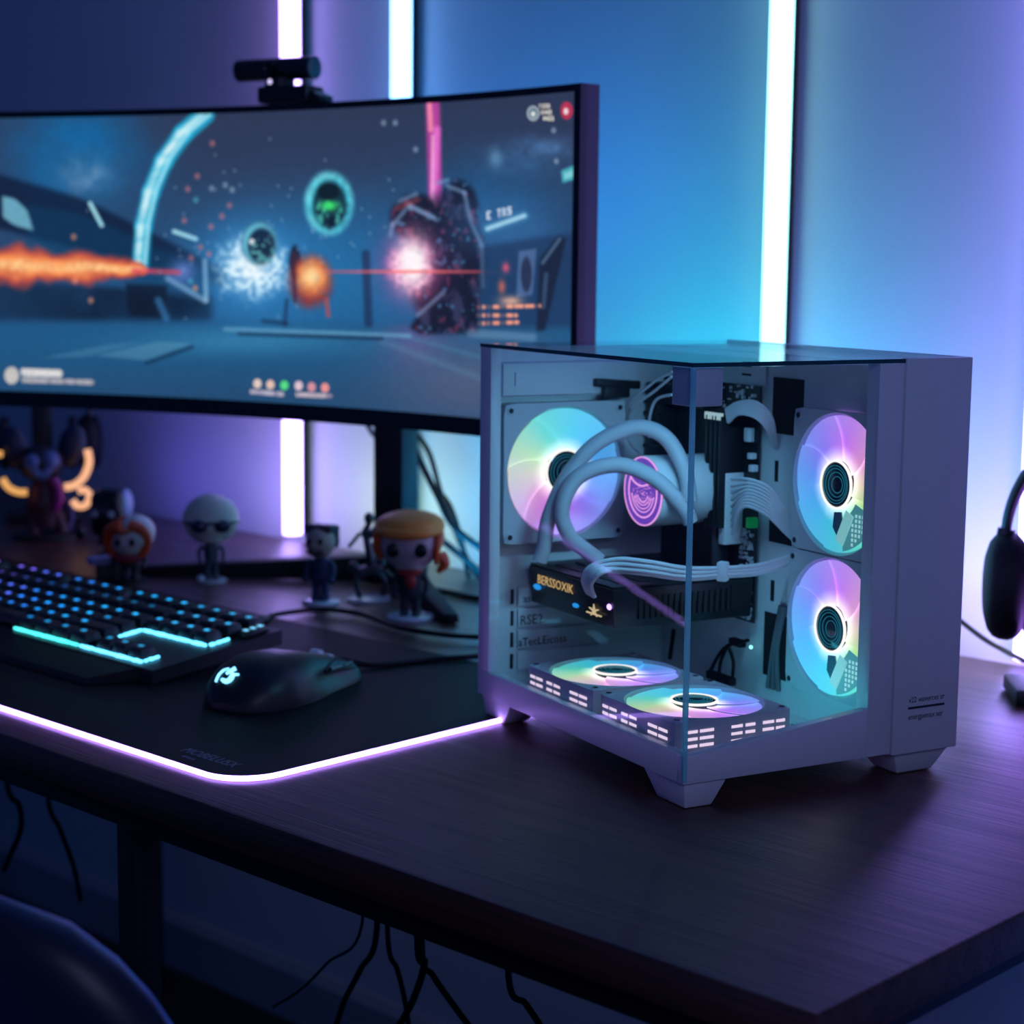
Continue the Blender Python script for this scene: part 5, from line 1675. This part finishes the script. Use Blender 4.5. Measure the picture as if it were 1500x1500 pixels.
# ------------------------------------------------------------------ lights
def area(name, loc, aim, sx, sy, col, watts, spread=180):
    L = bpy.data.lights.new(name, 'AREA')
    L.shape = 'RECTANGLE'
    L.size, L.size_y = sx, sy
    L.color = col
    L.energy = watts
    L.spread = R(spread)
    o = bpy.data.objects.new(name, L)
    COL.objects.link(o)
    o.location = loc
    d = Vector(aim) - Vector(loc)
    o.rotation_euler = d.to_track_quat('-Z', 'Y').to_euler()
    return o
def tower_pt(s, t, z): return tuple(np.array(TN) + s * CU + t * CV + np.array([0, 0, z]))
LT = [  # unseen fill lights, added to colour the wall, tower and floor
    ('monitor_wall_fill', (-1.45, 0.98, 1.36), (-1.42, 1.23, 1.50), 0.75, 0.16),  # added fill for the wall behind the monitor, no fixture modelled
    ('monitor_wall_fill_end', (-1.08, 0.96, 1.30), (-1.0, 1.23, 1.42), 0.25, 0.16),
    ('desk_wall_fill', (-2.35, 1.02, 0.80), (-2.30, 1.23, 0.95), 0.30, 0.05),
    ('desk_wall_fill', (-2.02, 1.02, 0.80), (-1.98, 1.23, 0.95), 0.30, 0.05),
    ('desk_wall_fill', (-1.75, 1.05, 0.80), (-1.72, 1.23, 0.95), 0.22, 0.05),
    ('desk_wall_fill', (-1.45, 1.05, 0.80), (-1.42, 1.23, 0.95), 0.22, 0.05),
    ('tower_wall_fill', (-1.05, 1.00, 0.95), (-1.02, 1.23, 1.20), 0.25, 0.08),
    ('tower_wall_fill', (-0.78, 1.00, 0.95), (-0.75, 1.23, 1.20), 0.25, 0.08),
    ('stand_wall_fill', (-0.52, 1.05, 0.80), (-0.50, 1.23, 0.92), 0.20, 0.05),
    ('stand_wall_fill', (-0.25, 1.05, 0.80), (-0.30, 1.23, 0.95), 0.25, 0.05),
    ('front_fill', (1.05, -0.75, 1.75), (-0.45, 0.35, 0.95), 0.7, 0.7),  # added unseen fill from the front, brightens the tower faces
    ('tower_inner_fill', tower_pt(0.075, 0.10, 0.4320), tower_pt(0.09, 0.44, 0.12), 0.10, 0.015),  # added fill inside the tower, no strip modelled
    ('tower_floor_fill', tower_pt(0.172, 0.11, 0.070), tower_pt(0.262, 0.12, 0.10), 0.16, 0.015),  # added light in place of fan glow low in the tower
    ('low_wall_fill', (-1.6, 0.9, 0.62), (-1.6, 1.23, 0.1), 1.6, 0.05),
    ('low_wall_fill', (0.35, 0.95, 0.55), (0.35, 1.23, 0.0), 0.8, 0.05),
    ('upper_wall_fill', (-0.7, 0.55, 2.55), (-0.7, 1.23, 1.7), 1.6, 0.1),
]
LCOL = [
    ((0.000, 0.220, 1.000), 1.000),
    ((0.000, 1.000, 0.000), 0.013),
    ((0.133, 0.128, 1.000), 0.310),
    ((0.381, 0.335, 1.000), 0.796),
    ((0.765, 1.000, 0.211), 0.402),
    ((0.000, 0.432, 1.000), 1.807),
    ((0.000, 0.805, 1.000), 1.203),
    ((0.000, 0.409, 1.000), 0.993),
    ((0.786, 0.886, 1.000), 0.490),
    ((0.40, 0.17, 1.000), 8.0),
    ((0.46, 0.50, 1.000), 5.2),
    ((0.22, 0.66, 1.0), 0.28),
    ((0.08, 0.72, 0.9), 0.05),
    ((0.45, 0.5, 1.0), 0.3),
    ((0.03, 0.14, 1.0), 2.4),
    ((0.000, 0.167, 1.000), 1.800),
]
for (n_, p_, a_, sx_, sy_), (c_, w_) in zip(LT, LCOL):
    area(n_, p_, a_, sx_, sy_, c_, w_, 110 if n_ == 'tower_inner_fill' else 180)


wld = bpy.data.worlds.new('dim_room')
scene.world = wld
wld.use_nodes = True
bg = wld.node_tree.nodes['Background']
bg.inputs['Color'].default_value = (0.007, 0.026, 0.115, 1)
bg.inputs['Strength'].default_value = 1.0

# ------------------------------------------------------------------ camera
cd = bpy.data.cameras.new('camera')
cam = bpy.data.objects.new('camera', cd)
COL.objects.link(cam)
cr, sr = math.cos(ROLL), math.sin(ROLL)
c_, s_ = math.cos(PITCH), math.sin(PITCH)
rt = AX @ np.array([cr, s_ * sr, c_ * sr])
up = AX @ np.array([-sr, s_ * cr, c_ * cr])
fw = AX @ np.array([0, c_, -s_])
Mx = Matrix(((rt[0], up[0], -fw[0], CAM[0]), (rt[1], up[1], -fw[1], CAM[1]), (rt[2], up[2], -fw[2], CAM[2]), (0, 0, 0, 1)))
cam.matrix_world = Mx
cd.sensor_width = 36
cd.lens = F_PX / 1500 * 36
cd.dof.use_dof = True
cd.dof.focus_distance = 1.84 * S
cd.dof.aperture_fstop = 6.2
cd.dof.aperture_blades = 0
scene.camera = cam

# ------------------------------------------------------------------ to real size: one lift, one scale
done = set()
for o in bpy.data.objects:
    if o.parent is None:
        o.location = (o.location + Vector((0, 0, LIFT))) * S
    else:
        o.location = o.location * S
    if o.type == 'MESH' and o.data.name not in done:
        o.data.transform(Matrix.Scale(S, 4))
        done.add(o.data.name)
    if o.type == 'LIGHT':
        o.data.size *= S
        o.data.size_y *= S
        o.data.energy *= S * S

scene.view_settings.view_transform = 'Standard'
scene.view_settings.look = 'None'
scene.view_settings.gamma = 1.0
scene.view_settings.exposure = 0.0
scene.view_settings.use_curve_mapping = False
scene.cycles.max_bounces = 10
scene.cycles.transparent_max_bounces = 16
scene.cycles.caustics_reflective = False
scene.cycles.caustics_refractive = False
scene.cycles.sample_clamp_indirect = 4.0
scene.cycles.use_denoising = True
